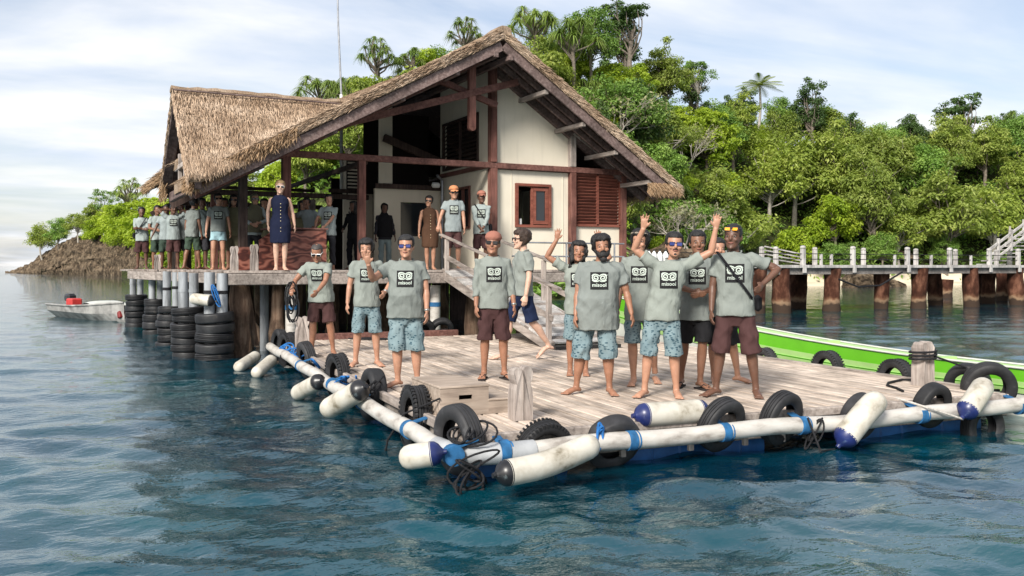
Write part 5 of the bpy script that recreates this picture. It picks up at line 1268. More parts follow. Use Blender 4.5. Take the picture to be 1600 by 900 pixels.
sky_tree('bare', 940, 110, 60, 6.0, 'grey, big, right of the roof slope', 0, sz=1.4); sky_tree('bare', 1075, 240, 55, 6.0, 'pale branched at the eave right of the house', 1, sz=1.1); sky_tree('dark', 1000, 125, 62, 6.0, 'in a shady gap of the slope', 0)
# rocky point
def head_tree(kind, px, ytop, ybase, rowname, vi=0, sz=None, dd=5):
    d = interp(HDIST, px)+dd; H = (ybase-ytop)/FPX*d; sky_tree(kind, px, ytop, d, H, rowname, vi, None, sz)
head_tree('broad', 66, 348, 403, 'leaning at the left end of the rocky point', 0); head_tree('green', 92, 340, 390, 'second from the left on the rocky point', 0); head_tree('broad', 122, 332, 376, 'third from the left on the rocky point', 1); head_tree('broad', 150, 318, 372, 'fourth from the left on the rocky point', 2)
head_tree('thin', 163, 294, 362, 'tall on the rocky point', 1); head_tree('tuft', 202, 274, 350, 'highest on the rocky point', 0)
for i, (px, yt, yb) in enumerate(((160, 338, 380), (178, 326, 378), (196, 322, 385), (214, 318, 388), (236, 326, 395), (252, 318, 400), (184, 345, 385), (225, 340, 396), (205, 345, 392), (270, 320, 400), (146, 350, 378))): head_tree('lime', px, yt, yb, 'on the rocky point', i % 2, 1.25, 8 if i < 6 else 4)
from collections import defaultdict
grp = defaultdict(list)
for t in PLANTED: grp[(t[0], t[1])].append(t)
for (kind, rowname), L in grp.items():
    L.sort(key=lambda t: t[2]); nm, desc, cat = KD[kind]
    for i, (_, _, px, p, s, vi, lean, sz) in enumerate(L):
        pr = PROTO[kind]; tm, cm = pr[(vi if vi is not None else TR.randrange(len(pr))) % len(pr)]
        lab = f'{desc} {rowname}' if len(L) == 1 else f'{desc} {rowname}, {ORD[i] if i < 30 else "last"} from the left'
        r = thing(nm, lab, cat, p, TR.uniform(0, 6.28), 'plants on the hill and the rocky point'); w_ = (sz or 1)
        r.scale = (s*w_*TR.uniform(.9, 1.1), s*w_*TR.uniform(.9, 1.1), s)
        mkobj('trunk', tm, r); mkobj('crown', cm, r)
# leafy undergrowth over the slope, uncountable
P = []
for _ in range(9000):
    px = TR.uniform(230, 2000); dd = TR.uniform(2.5 if px > 1150 else .5, 26); q = land_pt(px, dd); P.append((q.x, q.y, q.z+TR.uniform(-.1, .7)))
P = np.array(P); P = np.repeat(P, 5, 0)+NR.normal(size=(len(P)*5, 3))*np.array([.35, .35, .22]); Lg = NR.uniform(.3, .6, len(P))
o = mkobj('undergrowth', leaves_mesh('undergrowth', P, NR.normal(size=P.shape)*.5+np.array([0, 0, .9]), Lg, Lg*.5, 'leaf_green')); tag(o, 'leafy green undergrowth covering the slope between the trees', 'undergrowth', kind='stuff')
# ------------------------------------------------------------------ people
HS = 1.10
PEND = []                                     # (object, voxel, smooth iterations, fold amplitude)
def ik(a, t, la, lb, pole):
    a = Vector(a); t = Vector(t); d = t-a; D = d.length
    if D > (la+lb)*.995: t = a+d.normalized()*(la+lb)*.995; d = t-a; D = d.length
    x = (la*la-lb*lb+D*D)/(2*D); h = math.sqrt(max(0, la*la-x*x)); n = d.normalized()
    p = Vector(pole); p = (p-n*p.dot(n)).normalized()
    return a+n*x+p*h, t
def ering(c, rx, ry, n=18, sq=.0, M=None):
    out = []
    for k in range(n):
        a = 2*PI*k/n; cx, sy = math.cos(a), math.sin(a)
        f = 1/((abs(cx)**(2+sq)+abs(sy)**(2+sq))**(1/(2+sq)))
        out.append(Vector((c[0]+cx*f*rx, c[1]+sy*f*ry, c[2])))
    return out
HEADR = [(-.006, .018, -.070, -.045), (.004, .036, -.084, -.025), (.022, .050, -.090, .0), (.05, .060, -.092, .05), (.085, .067, -.092, .078), (.115, .071, -.092, .09), (.15, .074, -.091, .098), (.18, .071, -.082, .094), (.205, .058, -.062, .078), (.22, .036, -.035, .05), (.228, .012, -.008, .02)]
def head_pt(z, a, inf=0.0):
    zs = [r[0] for r in HEADR]; w = np.interp(z, zs, [r[1] for r in HEADR])+inf; f = np.interp(z, zs, [r[2] for r in HEADR])-inf; b = np.interp(z, zs, [r[3] for r in HEADR])+inf
    c = math.cos(a); s = math.sin(a); cy = (f+b)/2; return Vector((c*w, cy+s*(b-f)/2, z))     # a = -90deg is the face
def shell(mb, zb, zt, inf, n=28, m=9, amin=-PI, amax=PI, edge=.003, seed=0, rough=0.0):
    """closed cap of hair, beard or cloth hugging the head: zb(a), zt(a) -> heights"""
    cols = []; full = (amax-amin) > 2*PI-.01; N = n if full else n+1
    for i in range(N):
        a = amin+(amax-amin)*i/n; lo, hi = zb(a), zt(a); c = []
        for j in range(m+1):
            t = j/m; z = lo+(hi-lo)*t; k = edge+(inf-edge)*min(1, t*3.2)*(1 if hi > .2 else min(1, (1-t)*3.2))
            k += rough*(vnoise(a*5+seed, z*60+seed)-.5); c.append(head_pt(min(z, .2275), a, k)+(Vector((0, 0, inf*.9*max(0, (z-.17)/.06))) if hi > .2 else Vector((0,0,0))))
        cols.append(c)
    b = len(mb.v)
    for c in cols: mb.v += [tuple(p) for p in c]
    # inner skin keeps it a solid
    for i in range(N):
        a = amin+(amax-amin)*i/n; lo, hi = zb(a), zt(a); mb.v += [tuple(head_pt(min(lo+(hi-lo)*j/m, .226), a, -.006)) for j in range(m+1)]
    I = lambda i, j, s: b+(s*N+(i % N))*(m+1)+j
    for i in range(N if full else N-1):
        for j in range(m):
            mb.f.append((I(i,j,0), I(i+1,j,0), I(i+1,j+1,0), I(i,j+1,0))); mb.f.append((I(i,j,1), I(i,j+1,1), I(i+1,j+1,1), I(i+1,j,1)))
        mb.f.append((I(i,0,0), I(i,0,1), I(i+1,0,1), I(i+1,0,0))); mb.f.append((I(i,m,0), I(i+1,m,0), I(i+1,m,1), I(i,m,1)))
    if not full:
        for i in (0, N-1):
            for j in range(m): mb.f.append((I(i,j,0), I(i,j+1,0), I(i,j+1,1), I(i,j,1)))
    mb.m += [0]*(len(mb.f)-len(mb.m))
# flat artwork of the chest print: dark square, two horn spirals and a line of lettering
def lettering():
    cu = bpy.data.curves.new('txt', 'FONT'); cu.body = 'misool'; cu.size = .062; cu.align_x = 'CENTER'; cu.resolution_u = 2; cu.offset = .0012
    o = bpy.data.objects.new('txt', cu); COL.objects.link(o); dg = bpy.context.evaluated_depsgraph_get(); me = o.evaluated_get(dg).to_mesh()
    v = [(q.co.x, q.co.y) for q in me.vertices]; f = [tuple(p.vertices) for p in me.polygons]
    o.evaluated_get(dg).to_mesh_clear(); bpy.data.objects.remove(o); bpy.data.curves.remove(cu); return v, f
TXT = lettering()
def art():
    V, F = [], []
    def ribbon(pts, w):
        b = len(V)
        for i, p in enumerate(pts):
            t = Vector(pts[min(i+1, len(pts)-1)])-Vector(pts[max(i-1, 0)]); n = Vector((-t.y, t.x)).normalized()*w; V.append((p[0]+n.x, p[1]+n.y)); V.append((p[0]-n.x, p[1]-n.y))
        for i in range(len(pts)-1): F.append((b+2*i, b+2*i+1, b+2*i+3, b+2*i+2))
    for s in (-1, 1):
        pts = []
        for i in range(40):
            a = PI*.5+i/39*PI*3.3; r = .043-.034*i/39; pts.append((s*(.043+math.cos(a)*r*-1), .028+math.sin(a)*r))
        ribbon(pts, .0066)
        ribbon([(s*.043, .071), (s*.070, .068), (s*.086, .052)], .0066); ribbon([(s*.002, .0), (s*.012, -.012), (s*.03, -.017), (s*.06, -.014), (s*.083, -.0)], .0056)
    ribbon([(-.043, .071), (-.02, .064), (0, .05), (.02, .064), (.043, .071)], .006)
    b = len(V); V.extend([(x, y-.078) for x, y in TXT[0]]); F.extend([tuple(b+i for i in f) for f in TXT[1]])
    return V, F
ART = art()
def project_print(shirt, parent_name_mats, cx, cz, sx, sz, tilt=0, front=True):
    bvh = BVHTree.FromPolygons([v.co for v in shirt.data.vertices], [tuple(p.vertices) for p in shirt.data.polygons])
    sgn = 1 if front else -1
    def hit(x, z, off):
        c, s = math.cos(tilt), math.sin(tilt); X = cx+(c*x-s*z)*sgn; Z = cz+s*x+c*z
        r = bvh.ray_cast(Vector((X, -1.2*sgn, Z)), Vector((0, sgn, 0)))
        if r[0] is None: return (X, -.15*sgn, Z)
        return (X, r[0].y-off*sgn, Z)
    m = MB(); n = 10
    for i in range(n+1):
        for j in range(n+1): m.v.append(hit((i/n-.5)*.184*sx, (j/n-.5)*.184*sz-.007, .004))
    for i in range(n):
        for j in range(n): m.f.append((i*(n+1)+j, (i+1)*(n+1)+j, (i+1)*(n+1)+j+1, i*(n+1)+j+1)); m.m.append(0)
    o = m.obj('chest_print', MT['print_black'], shirt, 2)
    a = MB(); a.v = [hit(x*sx*.88, y*sz*.88, .0075) for x, y in ART[0]]; a.f = list(ART[1]); a.m = [0]*len(a.f); a.obj('print_artwork', MT['print_pale'], shirt)

def person(label, pos, H, yaw=0, fine=True, girth=1.0, belly=0.0, lean=(0, 0), feet=None, hands=None, hp=('relax', 'relax'), poles=(None, None), head=(0, 0, 0), skin='skin_brown',
           top='tee_sage', sleeve=.62, hem=.78, bottom='shorts_brown', short=.47, hair='short', haircol='hair_black', glasses=None, cap=None, beard=None, print_=True, shoes=False, strap=None, watch=False, dress=None, hijab=None, headband=False, group='people on the dock and pier', sh=1.0):
    rq = random.Random(sum(map(ord, label)))
    if head == (0, 0, 0): head = (rq.uniform(-.3, .3), rq.uniform(-.05, .08), rq.uniform(-.09, .09))
    if lean == (0, 0): lean = (rq.uniform(-.05, .05), rq.uniform(-.06, .02))
    pos = Vector(pos); tc = Vector((-pos.x, -pos.y)); th = math.atan2(tc.x, -tc.y)+yaw
    T = thing('person', label, 'person', pos, th, group); k = H/1.7; T.scale = (k, k, k)
    g = girth; lg = .55+.45*g
    feet = feet or ((-.11, 0, -.15, 0), (.11, 0, .15, 0)); hands = hands or ((-.27, -.06, .80), (.27, -.06, .80))
    def sh_(p): # lean shears what is above the hips
        p = Vector(p); t = max(0, p.z-.92); return Vector((p.x+lean[0]*t, p.y+lean[1]*t, p.z-.12*abs(lean[1])*t))
    body = MB()
    # torso (under the clothes)
    TOR = [(.80, .11, .085, 0), (.86, .15, .105, 0), (.94, .158, .11, 0), (1.04, .135, .098, 0), (1.14, .14, .10, -.002), (1.26, .158, .11, 0), (1.33, .150, .095, .005), (1.375, .105, .075, .01), (1.41, .068, .06, .012), (1.45, .054, .056, .008), (1.52, .052, .055, -.002), (1.55, .05, .053, -.008)]
    def tor(z, rx, ry, yo, inf=0, kb=1.0):
        gg = g if z < 1.38 else 1+(g-1)*.45
        b = belly*math.exp(-((z-1.06)/.15)**2)*kb
        return ering(sh_((0, yo-b*.55, z)), rx*gg+inf, ry*gg+b*.6+inf, 20, .35)
    body.loft([tor(z, a*.93, b*.93, c) for z, a, b, c in TOR])
    # head
    hb = sh_((0, -.015, 1.475)); Rm = Matrix.Rotation(head[0], 3, 'Z') @ Matrix.Rotation(head[1], 3, 'X') @ Matrix.Rotation(head[2], 3, 'Y')
    piv = Vector((0, .02, .06))
    def HD(p): return hb+Vector((0, 0, -.006))+piv*HS+Rm @ ((Vector(p)-piv)*HS)
    def headmb(m): m.v = [tuple(HD(v)) for v in m.v]; return m
    hm = MB(); hm.loft([[head_pt(z, 2*PI*j/24) for j in range(24)] for z in [r[0] for r in HEADR]])
    hm.ell((0, -.098, .088), (.014, .018, .016), 10, 6); hm.tube([(0, -.088, .13), (0, -.098, .108), (0, -.104, .09)], [.007, .010, .012], 8)
    hm.ell((0, -.078, .124), (.055, .018, .009), 12, 6); hm.ell((0, -.086, .008), (.022, .014, .014), 10, 6)
    for s in (-1, 1): hm.ell((s*.074, .012, .10), (.009, .018, .030), 8, 6); hm.ell((s*.040, -.078, .082), (.022, .014, .018), 10, 6)
    headmb(hm); body.add(hm.v, hm.f)
    # legs
    ank, kne, hipj = [], [], []
    for i, s in enumerate((-1, 1)):
        fx, fy, fr, lift = feet[i]; A = Vector((fx, fy, .085+lift)); hp_ = Vector((s*.080*(.6+.4*g), 0, .90)); kn, A = ik(hp_, A, .413, .408, (s*.12, -1, 0))
        ank.append(A); kne.append(kn); hipj.append(hp_)
        calf = kn.lerp(A, .30)+Vector((0, .018, 0))
        body.tube([hp_+Vector((0, 0, .02)), hp_.lerp(kn, .35), hp_.lerp(kn, .75), kn, calf, kn.lerp(A, .62), kn.lerp(A, .88), A+Vector((0, 0, -.03))], [.076*lg, .074*lg, .062*lg, .052*lg, .055*lg, .043*lg, .033, .035], 14, up=(0, -1, .2))
        c, sn = math.cos(fr), math.sin(fr); F2 = lambda x, y, z: Vector((A.x+c*x-sn*y, A.y+sn*x+c*y, z+lift*(1 if y > -.06 else max(0, 1+(y+.06)*7))))
        body.tube([F2(0, .065, .032), F2(0, .04, .045), F2(0, -.01, .052), F2(0, -.07, .042), F2(s*.004, -.12, .026), F2(s*.006, -.155, .018)], [.022, .034, .038, .040, .040, .034], 14, flat=.72, up=(0, 0, 1))
        for q in range(5):
            o_ = (-2+q)*.0165*s*-1; ln = (.062, .056, .05, .044, .036)[q] if True else 0
            body.tube([F2(o_, -.145, .016), F2(o_*1.12, -.145-ln*.6, .016), F2(o_*1.15, -.145-ln, .012)], [.0125 if q == 0 else .0095]*2+[.007], 7)
    # arms and hands
    elb, wri, sho = [], [], []; hr = .0085 if fine else .0105
    for i, s in enumerate((-1, 1)):
        S = sh_((s*.158*(.7+.3*g)*sh, .012, 1.375)); W = Vector(hands[i]); pole = poles[i] or (s*.55, .75, -.35)
        E, W = ik(S, W, .285, .25, pole); elb.append(E); wri.append(W); sho.append(S); fd = (W-E).normalized()
        body.tube([S+Vector((-s*.03, 0, .0)), S+(E-S)*.12, S.lerp(E, .45), S.lerp(E, .85), E, E.lerp(W, .22), E.lerp(W, .6), W], [.036*lg, .046*lg, .045*lg, .039*lg, .036, .038*lg, .032, .025], 12)
        mode = hp[i]
        if mode == 'open': pn = Vector((0, -1, 0)); hd = (fd*.5+Vector((s*.08, -.05, .85))).normalized()
        elif mode == 'hip': pn = Vector((-s, .1, -.2)); hd = (fd*.4+Vector((-s*.25, -.75, -.35))).normalized()
        elif mode == 'grip': pn = Vector((0, .1, -1)); hd = fd
        else: pn = Vector((-s, .25, 0)); hd = fd
        pn = (pn-hd*pn.dot(hd)).normalized(); sd = hd.cross(pn).normalized()
        if mode == 'open': sdT = Vector((-s, 0, 0))
        elif mode == 'relax': sdT = Vector((0, -1, 0))
        else: sdT = Vector((-s*.3, -.8, .3))
        if sd.dot(sdT) < 0: sd = -sd             # sd points to the thumb side
        body.tube([W-fd*.02, W+hd*.02, W+hd*.055, W+hd*.088], [.025, .033, .039, .036], 12, flat=.46, up=pn)
        for q in range(4):
            off = (.0285-.019*q); base = W+hd*(.082-.004*abs(q-1.2))+sd*off; ln = (.070, .078, .073, .058)[q]; sp = (q-1.5)*-.16 if mode == 'open' else (q-1.5)*-.04
            d1 = (hd+sd*sp).normalized(); cu = {'open': .08, 'relax': .45, 'hip': .3, 'grip': 1.0}[mode]
            pts = [base]; dcur = d1
            for sg in (.42, .32, .26): dcur = (dcur*math.cos(cu*.8)+pn*math.sin(cu*.8)).normalized(); pts.append(pts[-1]+dcur*ln*sg)
            body.tube(pts, [hr*1.05, hr, hr*.95, hr*.75], 8)
        tb_ = W+hd*.025+sd*.026; td = (hd*.62+sd*(.75 if mode == 'open' else .5)+pn*.25).normalized()
        body.tube([tb_, tb_+td*.032, tb_+(td+hd*.35).normalized()*.06], [.014, .0115, .009], 8)
    bo = body.obj('body', MT[skin], T, 2); PEND.append((bo, .0078 if fine else .0115, 2, 0))
    # garments
    def arm_sleeve(m, i, frac, r0, r1):
        S, E, W = sho[i], elb[i], wri[i]; s = (-1, 1)[i]; pts = [S+Vector((-s*.06, 0, -.005)), S]; rr = [r0*.95, r0]
        if frac <= 1:
            for t in (.35, .7, 1.0): pts.append(S.lerp(E, frac*t)); rr.append(r0+(r1-r0)*t)
        else:
            pts += [S.lerp(E, .5), S.lerp(E, .92), E.lerp(W, .15)]; rr += [r0*.9, r0*.82, r0*.8]
            for t in (.5, 1.0): pts.append(E.lerp(W, .15+(frac-1-.15)*t)); rr.append(r0*.78+(r1-r0*.78)*t)
        
        m.tube(pts, rr, 16)
    amp = .0085
    if dress:
        m = MB(); zz = [(.52, .178, .15), (.60, .184, .15), (.70, .192, .15), (.86, .194, .142), (.96, .178, .126), (1.06, .138, .105), (1.16, .142, .11), (1.27, .16, .12), (1.36, .158, .105), (1.42, .10, .075), (1.435, .07, .06)]
        m.loft([tor(z, a, b, 0, .008) for z, a, b in zz])
        if dress == 'dress_navy':
            pass
        do = m.obj('dress', MT[dress], T, 2); PEND.append((do, .013, 3, .004))
        bt = MB()
        for q in range(9): bt.ell((0, -.135*g-(.012 if q in (0,1) else 0)+.018*math.exp(-((.74+q*.065-1.06)/.09)**2), .74+q*.065), (.009, .009, .009), 8, 5)
        bt.obj('buttons', MT['button'], do, 2)
    else:
        m = MB(); zz = [(hem, .176, .136, 0), (hem+.03, .176, .136, 0), (.92, .174, .132, 0), (1.04, .160, .122, 0), (1.15, .158, .118, 0), (1.26, .166, .122, 0), (1.33, .168, .112, .004), (1.375, .150, .095, .008), (1.41, .108, .078, .010), (1.436, .074, .068, .010)]
        m.loft([tor(z, a, b, c, .006) for z, a, b, c in zz])
        for i in (0, 1): arm_sleeve(m, i, sleeve, .063*lg, (.070 if sleeve <= 1 else .042)*lg)
        so = m.obj('t_shirt', MT[top], T, 2); PEND.append((so, .0095 if fine else .013, 1, amp))
        cr = MB(); nk = tor(1.438, .072, .066, .010); nk = [p+Vector((0, 0, .012*(p.y > 0)-.012*(p.y < -.02))) for p in nk]; cr.tube(nk+[nk[0], nk[1]], .009, 6, False); cr.obj('collar', MT[top], so, 2)
        m = MB(); pz = [(.70, .07, .08, 0), (.76, .12, .105, 0), (.80, .14, .115, 0), (.86, .160, .122, 0), (.95, .156, .118, 0), (1.0, .14, .108, 0)]
        m.loft([tor(z, a, b, c, .004) for z, a, b, c in pz])
        for i, s in enumerate((-1, 1)):
            hp_, kn = hipj[i], kne[i]; an = ank[i]; L_ = (hp_.z-kn.z) or .4; f = (.90-short)/max(.05, hp_.z-kn.z)
            if f <= 1.02: e = hp_.lerp(kn, f); mid = hp_.lerp(kn, f*.5); pts = [hp_+Vector((0, 0, .03)), mid, e]; rr = [.088*lg, .091*lg, .096*lg]
            else: e = kn.lerp(an, min(1, (kn.z-short)/(kn.z-an.z))); pts = [hp_+Vector((0, 0, .03)), hp_.lerp(kn, .5), kn, e]; rr = [.088*lg, .085*lg, .074*lg, .07*lg] if short < .3 else [.088*lg, .090*lg, .092*lg, .096*lg]
            m.tube(pts, rr, 18, up=(0, -1, .2))
        sho_ = m.obj('shorts' if short > .3 else 'trousers', MT[bottom], T, 2); PEND.append((sho_, .0095 if fine else .013, 1, amp))
        if print_: so['_print'] = (lean[0]*.3, 1.235-.12*abs(lean[1])*.3, 1.0+.1*(g-1), 1.0, .0, 1)
        if print_ == 'back': so['_print'] = (0, 1.25, 1, 1, 0, 0)
    # head gear
    sd_ = sum(map(ord, label)) % 97
    if hijab:
        m = MB(); front = lambda a: .165
        def zlow(a): return -.02
        shell(m, lambda a: (.17 if math.sin(a) < -.55 else .02 if math.sin(a) < -.2 else .0), lambda a: .2275, .016, 30, 9); headmb(m)
        rings = []
        for z, rx, ry, yo in ((.84, .21, .16, -.01), (.95, .205, .16, -.01), (1.1, .20, .155, -.01), (1.25, .215, .15, -.005), (1.36, .19, .135, .0), (1.43, .12, .105, .0), (1.48, .078, .085, .005), (1.51, .066, .075, .008)): rings.append(ering(sh_((0, yo, z)), rx, ry, 22))
        m.loft(rings); ho = m.obj('head_scarf', MT[hijab], T, 2); PEND.append((ho, .013, 3, .006))
    elif hair:
        m = MB()
        if hair == 'short': shell(m, lambda a: .175 if math.sin(a) < -.45 else (.10 if math.sin(a) < .1 else .055), lambda a: .2275, .012, 40, 10, rough=.014, seed=sd_)
        elif hair == 'buzz': shell(m, lambda a: .185 if math.sin(a) < -.45 else (.11 if math.sin(a) < .1 else .065), lambda a: .2275, .0055, 30, 8, rough=.003, seed=sd_)
        elif hair == 'thick': shell(m, lambda a: .165 if math.sin(a) < -.5 else (.085 if math.sin(a) < .1 else .03), lambda a: .2275, .024, 40, 12, rough=.026, seed=sd_)
        elif hair in ('long', 'curly'):
            shell(m, lambda a: .172 if math.sin(a) < -.5 else -.02, lambda a: .2275, .026 if hair == 'curly' else .018, 34, 12, rough=.02, seed=sd_)
            R_ = random.Random(sd_)
            for q in range(60 if hair == 'curly' else 34):
                a = R_.uniform(-.55, PI+.55); z = R_.uniform(-.09, .13) if hair == 'curly' else R_.uniform(-.05, .1); r_ = R_.uniform(.014, .026)
                p_ = head_pt(max(z, .05), a, .012+.02*R_.random()); p_.z = z; m.ell(p_, (r_, r_, r_*1.4), 8, 6)
        elif hair == 'bun': shell(m, lambda a: .175 if math.sin(a) < -.45 else .05, lambda a: .2275, .012, 30, 8, rough=.005, seed=sd_); m.ell((0, .12, .15), (.04, .035, .04), 12, 8)
        headmb(m); ho = m.obj('hair', MT[haircol], T, 2)
        if hair in ('long', 'curly'): PEND.append((ho, .009, 1, .002))
    if headband:
        m = MB(); pts = [head_pt(.185-.012*math.sin(2*PI*j/28), 2*PI*j/28, .022) for j in range(29)]; m.tube(pts, .009, 8, False, up=(0, 0, 1)); headmb(m); m.obj('headband', MT['hair_streak'], T, 2)
    if cap:
        m = MB(); bk = cap[1] == 'back'
        shell(m, lambda a: .165 if math.sin(a)*(-1 if not bk else 1) > .3 else .145, lambda a: .2275, .021, 30, 8)
        s = -1 if not bk else 1; rings = []
        for j in range(6):
            t = j/5; y_ = s*(.085+.075*t) if not bk else (.085+.07*t); w_ = .072*math.sqrt(max(.05, 1-t*t*.9)); z_ = .168-.018*t-.0*t
            rings.append([(w_*u, y_, z_-.016*u*u) for u in (-1, -.6, -.2, .2, .6, 1)]+[(w_*u, y_, z_-.006-.016*u*u) for u in (1, .6, .2, -.2, -.6, -1)])
        m.loft(rings); m.ell((0, .005, .2465), (.008, .008, .006), 8, 4); headmb(m); m.obj('cap', MT[cap[0]], T, True)
    if beard == 'goatee':
        m = MB(); m.ell((0, -.088, .014), (.016, .010, .016), 10, 8); headmb(m); m.obj('beard', MT['hair_black'], T, 2)
        m = MB(); m.tube([(-.026, -.092, .064), (0, -.100, .068), (.026, -.092, .064)], [.003, .004, .003], 8); headmb(m); m.obj('moustache', MT['hair_black'], T, 2)
    elif beard:
        m = MB(); shell(m, lambda a: -.004 if math.sin(a) < -.25 else .04, lambda a: (.070 if math.sin(a) < -.93 else .062 if math.sin(a) < -.75 else .085 if math.sin(a) < -.3 else .11), .016 if beard == 'full' else .004, 26, 8, -PI-.02, .02, seed=sd_, rough=.006)
        if beard == 'full': m.ell((0, -.082, -.012), (.038, .026, .026), 12, 8)
        headmb(m); m.obj('beard', MT['hair_black'], T, 2)
        m = MB(); m.tube([(-.026, -.094, .066), (0, -.102, .070), (.026, -.094, .066)], [.005, .006, .005], 8); headmb(m); m.obj('moustache', MT['hair_black'], T, 2)
    if fine or glasses:
        for s in (-1, 1):
            if fine:
                m = MB(); m.tube([(s*.018, -.0925, .131), (s*.034, -.091, .1345), (s*.05, -.082, .130)], [.0035, .004, .003], 6, flat=.6); headmb(m); m.obj('eyebrow', MT['hair_black'], T, 2)
            if fine and (not glasses or glasses[1] == 'up'):
                m = MB(); m.ell((s*.032, -.0865, .113), (.0105, .006, .0042), 10, 6); headmb(m); m.obj('eye', MT['eye_white'], T, 2)
                m = MB(); m.ell((s*.032, -.0915, .113), (.0055, .003, .0046), 8, 6); headmb(m); m.obj('iris', MT['hair_black'], T, 2)
        if fine:
            m = MB(); m.tube([(-.024, -.088, .055), (-.012, -.0945, .0515), (0, -.096, .0505), (.012, -.0945, .0515), (.024, -.088, .055)], [.003, .0055, .006, .0055, .003], 8); headmb(m); m.obj('lips', MT['lips'], T, 2)
    if glasses:
        zg, yg, tl = (.115, -.101, 0) if glasses[1] == 'on' else (.178, -.092, .5); fr = MB(); fm = glasses[2] if len(glasses) > 2 else 'black_plastic'
        go = None
        for s in (-1, 1):
            fr.box((s*.034, yg+.004, zg), (.056, .006, .038), Matrix.Rotation(-s*.16, 3, 'Z') @ Matrix.Rotation(-tl, 3, 'X'), 0, .0025)
            fr.beam((s*.062, yg+.008, zg+.006), (s*.078, .01, zg+.004), .004, .009)
        fr.box((0, yg, zg+.008), (.02, .005, .007)); headmb(fr); go = fr.obj('sunglasses', MT[fm], T)
        for s in (-1, 1):
            m = MB(); m.box((s*.034, yg+.0003, zg-.001), (.047, .005, .030), Matrix.Rotation(-s*.16, 3, 'Z') @ Matrix.Rotation(-tl, 3, 'X'), 0, .002); headmb(m); m.obj('lens', MT[glasses[0]], go)
    if shoes:
        for i, s in enumerate((-1, 1)):
            fx, fy, fr_, lf = feet[i]; A = ank[i]; m = MB(); c, sn = math.cos(fr_), math.sin(fr_); out = [(-.036, .07), (.036, .07), (.04, -.02), (.05, -.12), (.04, -.2), (0, -.222), (-.04, -.2), (-.05, -.12), (-.04, -.02)]
            b = len(out); m.v = [(A.x+c*x-sn*y, A.y+sn*x+c*y, z) for z in (-.012, .008) for x, y in out]; m.f = [tuple(range(b-1, -1, -1)), tuple(range(b, 2*b))]+[(j, (j+1) % b, b+(j+1) % b, b+j) for j in range(b)]; m.m = [0]*len(m.f); fo = m.obj('flip_flop', MT['sole'], T)
            F2 = lambda x, y, z: (A.x+c*x-sn*y, A.y+sn*x+c*y, z); m = MB(); m.tube([F2(-.045, -.05, .01), F2(-.03, -.11, .055), F2(0, -.165, .03), F2(0, -.168, .0)], .006, 6); m.tube([F2(.045, -.05, .01), F2(.03, -.11, .055), F2(0, -.165, .03)], .006, 6); m.obj('thong', MT['sole'], fo, 2)
        T.location.z += .012*k
    if strap:
        s0, s1 = strap; pts = []
        for i in range(15):
            t = i/14; z = 1.44-(1.44-.98)*t; x = (s0+(s1-s0)*t)*.15*g; yy = -(.125+.012*math.sin(PI*t))*g-belly*.3*math.exp(-((z-1.06)/.15)**2)
            if t < .1: yy *= .35+t*6.5
            if t > .9: yy *= 1-(t-.9)*4
            pts.append(sh_((x, yy-.012, z)))
        m = MB(); m.tube(pts, .018, 8, flat=.25, up=(0, 0, 1)); m.obj('shoulder_strap', MT['cloth_black'], T, 2)
        m = MB(); m.box(sh_((s1*.2*g, .02, .93)), (.08, .18, .16), None, 0, .03); m.obj('bag', MT['cloth_black'], T, True)
    if watch:
        for w_ in watch:
            i = 0 if w_ == 'R' else 1; W, E = wri[i], elb[i]; d_ = (W-E).normalized(); m = MB(); m.tube([W-d_*.03, W-d_*.008], .031, 14); m.obj('wristwatch', MT['watch_metal'], T, 2)
    return T, wri
BL = lambda px, py: on_z(px, py, ZD)
p1, w1 = person('bald man in white sunglasses stooping over a black rope at the back of the dock', BL(502, 554), 1.70, -.25, lean=(-.02, -.34), feet=((-.15, .02, -.3, 0), (.17, .05, .35, 0)), hands=((-.33, -.42, 1.02), (.07, -.50, .98)), hp=('grip', 'relax'), poles=((-.6, .3, -.5), (.5, .5, -.5)), head=(.1, .42, 0), hair='buzz', haircol='hair_grey', glasses=('lens_dark', 'on', 'frame_white'), bottom='shorts_brown', short=.50, hem=.80, sleeve=.6, girth=1.12, skin='skin_brown')
person('young man with a hand on his hip whose face is hidden by a waving hand', BL(573, 572), 1.70, .05, feet=((-.15, 0, -.45, 0), (.14, 0, .3, 0)), hands=((-.27, -.05, .78), (.235, -.10, 1.0)), hp=('relax', 'hip'), poles=(None, (.9, .5, -.1)), bottom='shorts_fish', short=.46, hem=.80, skin='skin_tan', watch=('L',), hair='thick')
person('stout man in blue sunglasses waving one hand beside his head', BL(634, 604), 1.68, -.06, girth=1.22, belly=.07, feet=((-.09, .0, -.8, 0), (.13, 0, .15, 0)), hands=((-.39, -.32, 1.39), (.25, -.12, .80)), hp=('open', 'relax'), poles=((-.5, .1, -.9), (.6, .6, 0)), bottom='shorts_fish', short=.42, hem=.78, skin='skin_tan', glasses=('lens_blue', 'on'), watch=('L',), hair='short', head=(-.08, 0, 0))
person('man in a backward rust cap and dark sunglasses wearing brown shorts and flip flops', BL(771, 592), 1.72, .10, feet=((-.11, .02, -.25, 0), (.13, 0, .35, 0)), hands=((-.22, -.10, .76), (.25, -.08, .78)), bottom='shorts_brown', short=.46, hem=.82, sleeve=1.55, cap=('cap_rust', 'back'), glasses=('lens_dark', 'on'), shoes=True, watch=('L',), skin='skin_brown', girth=1.03, hair='buzz')
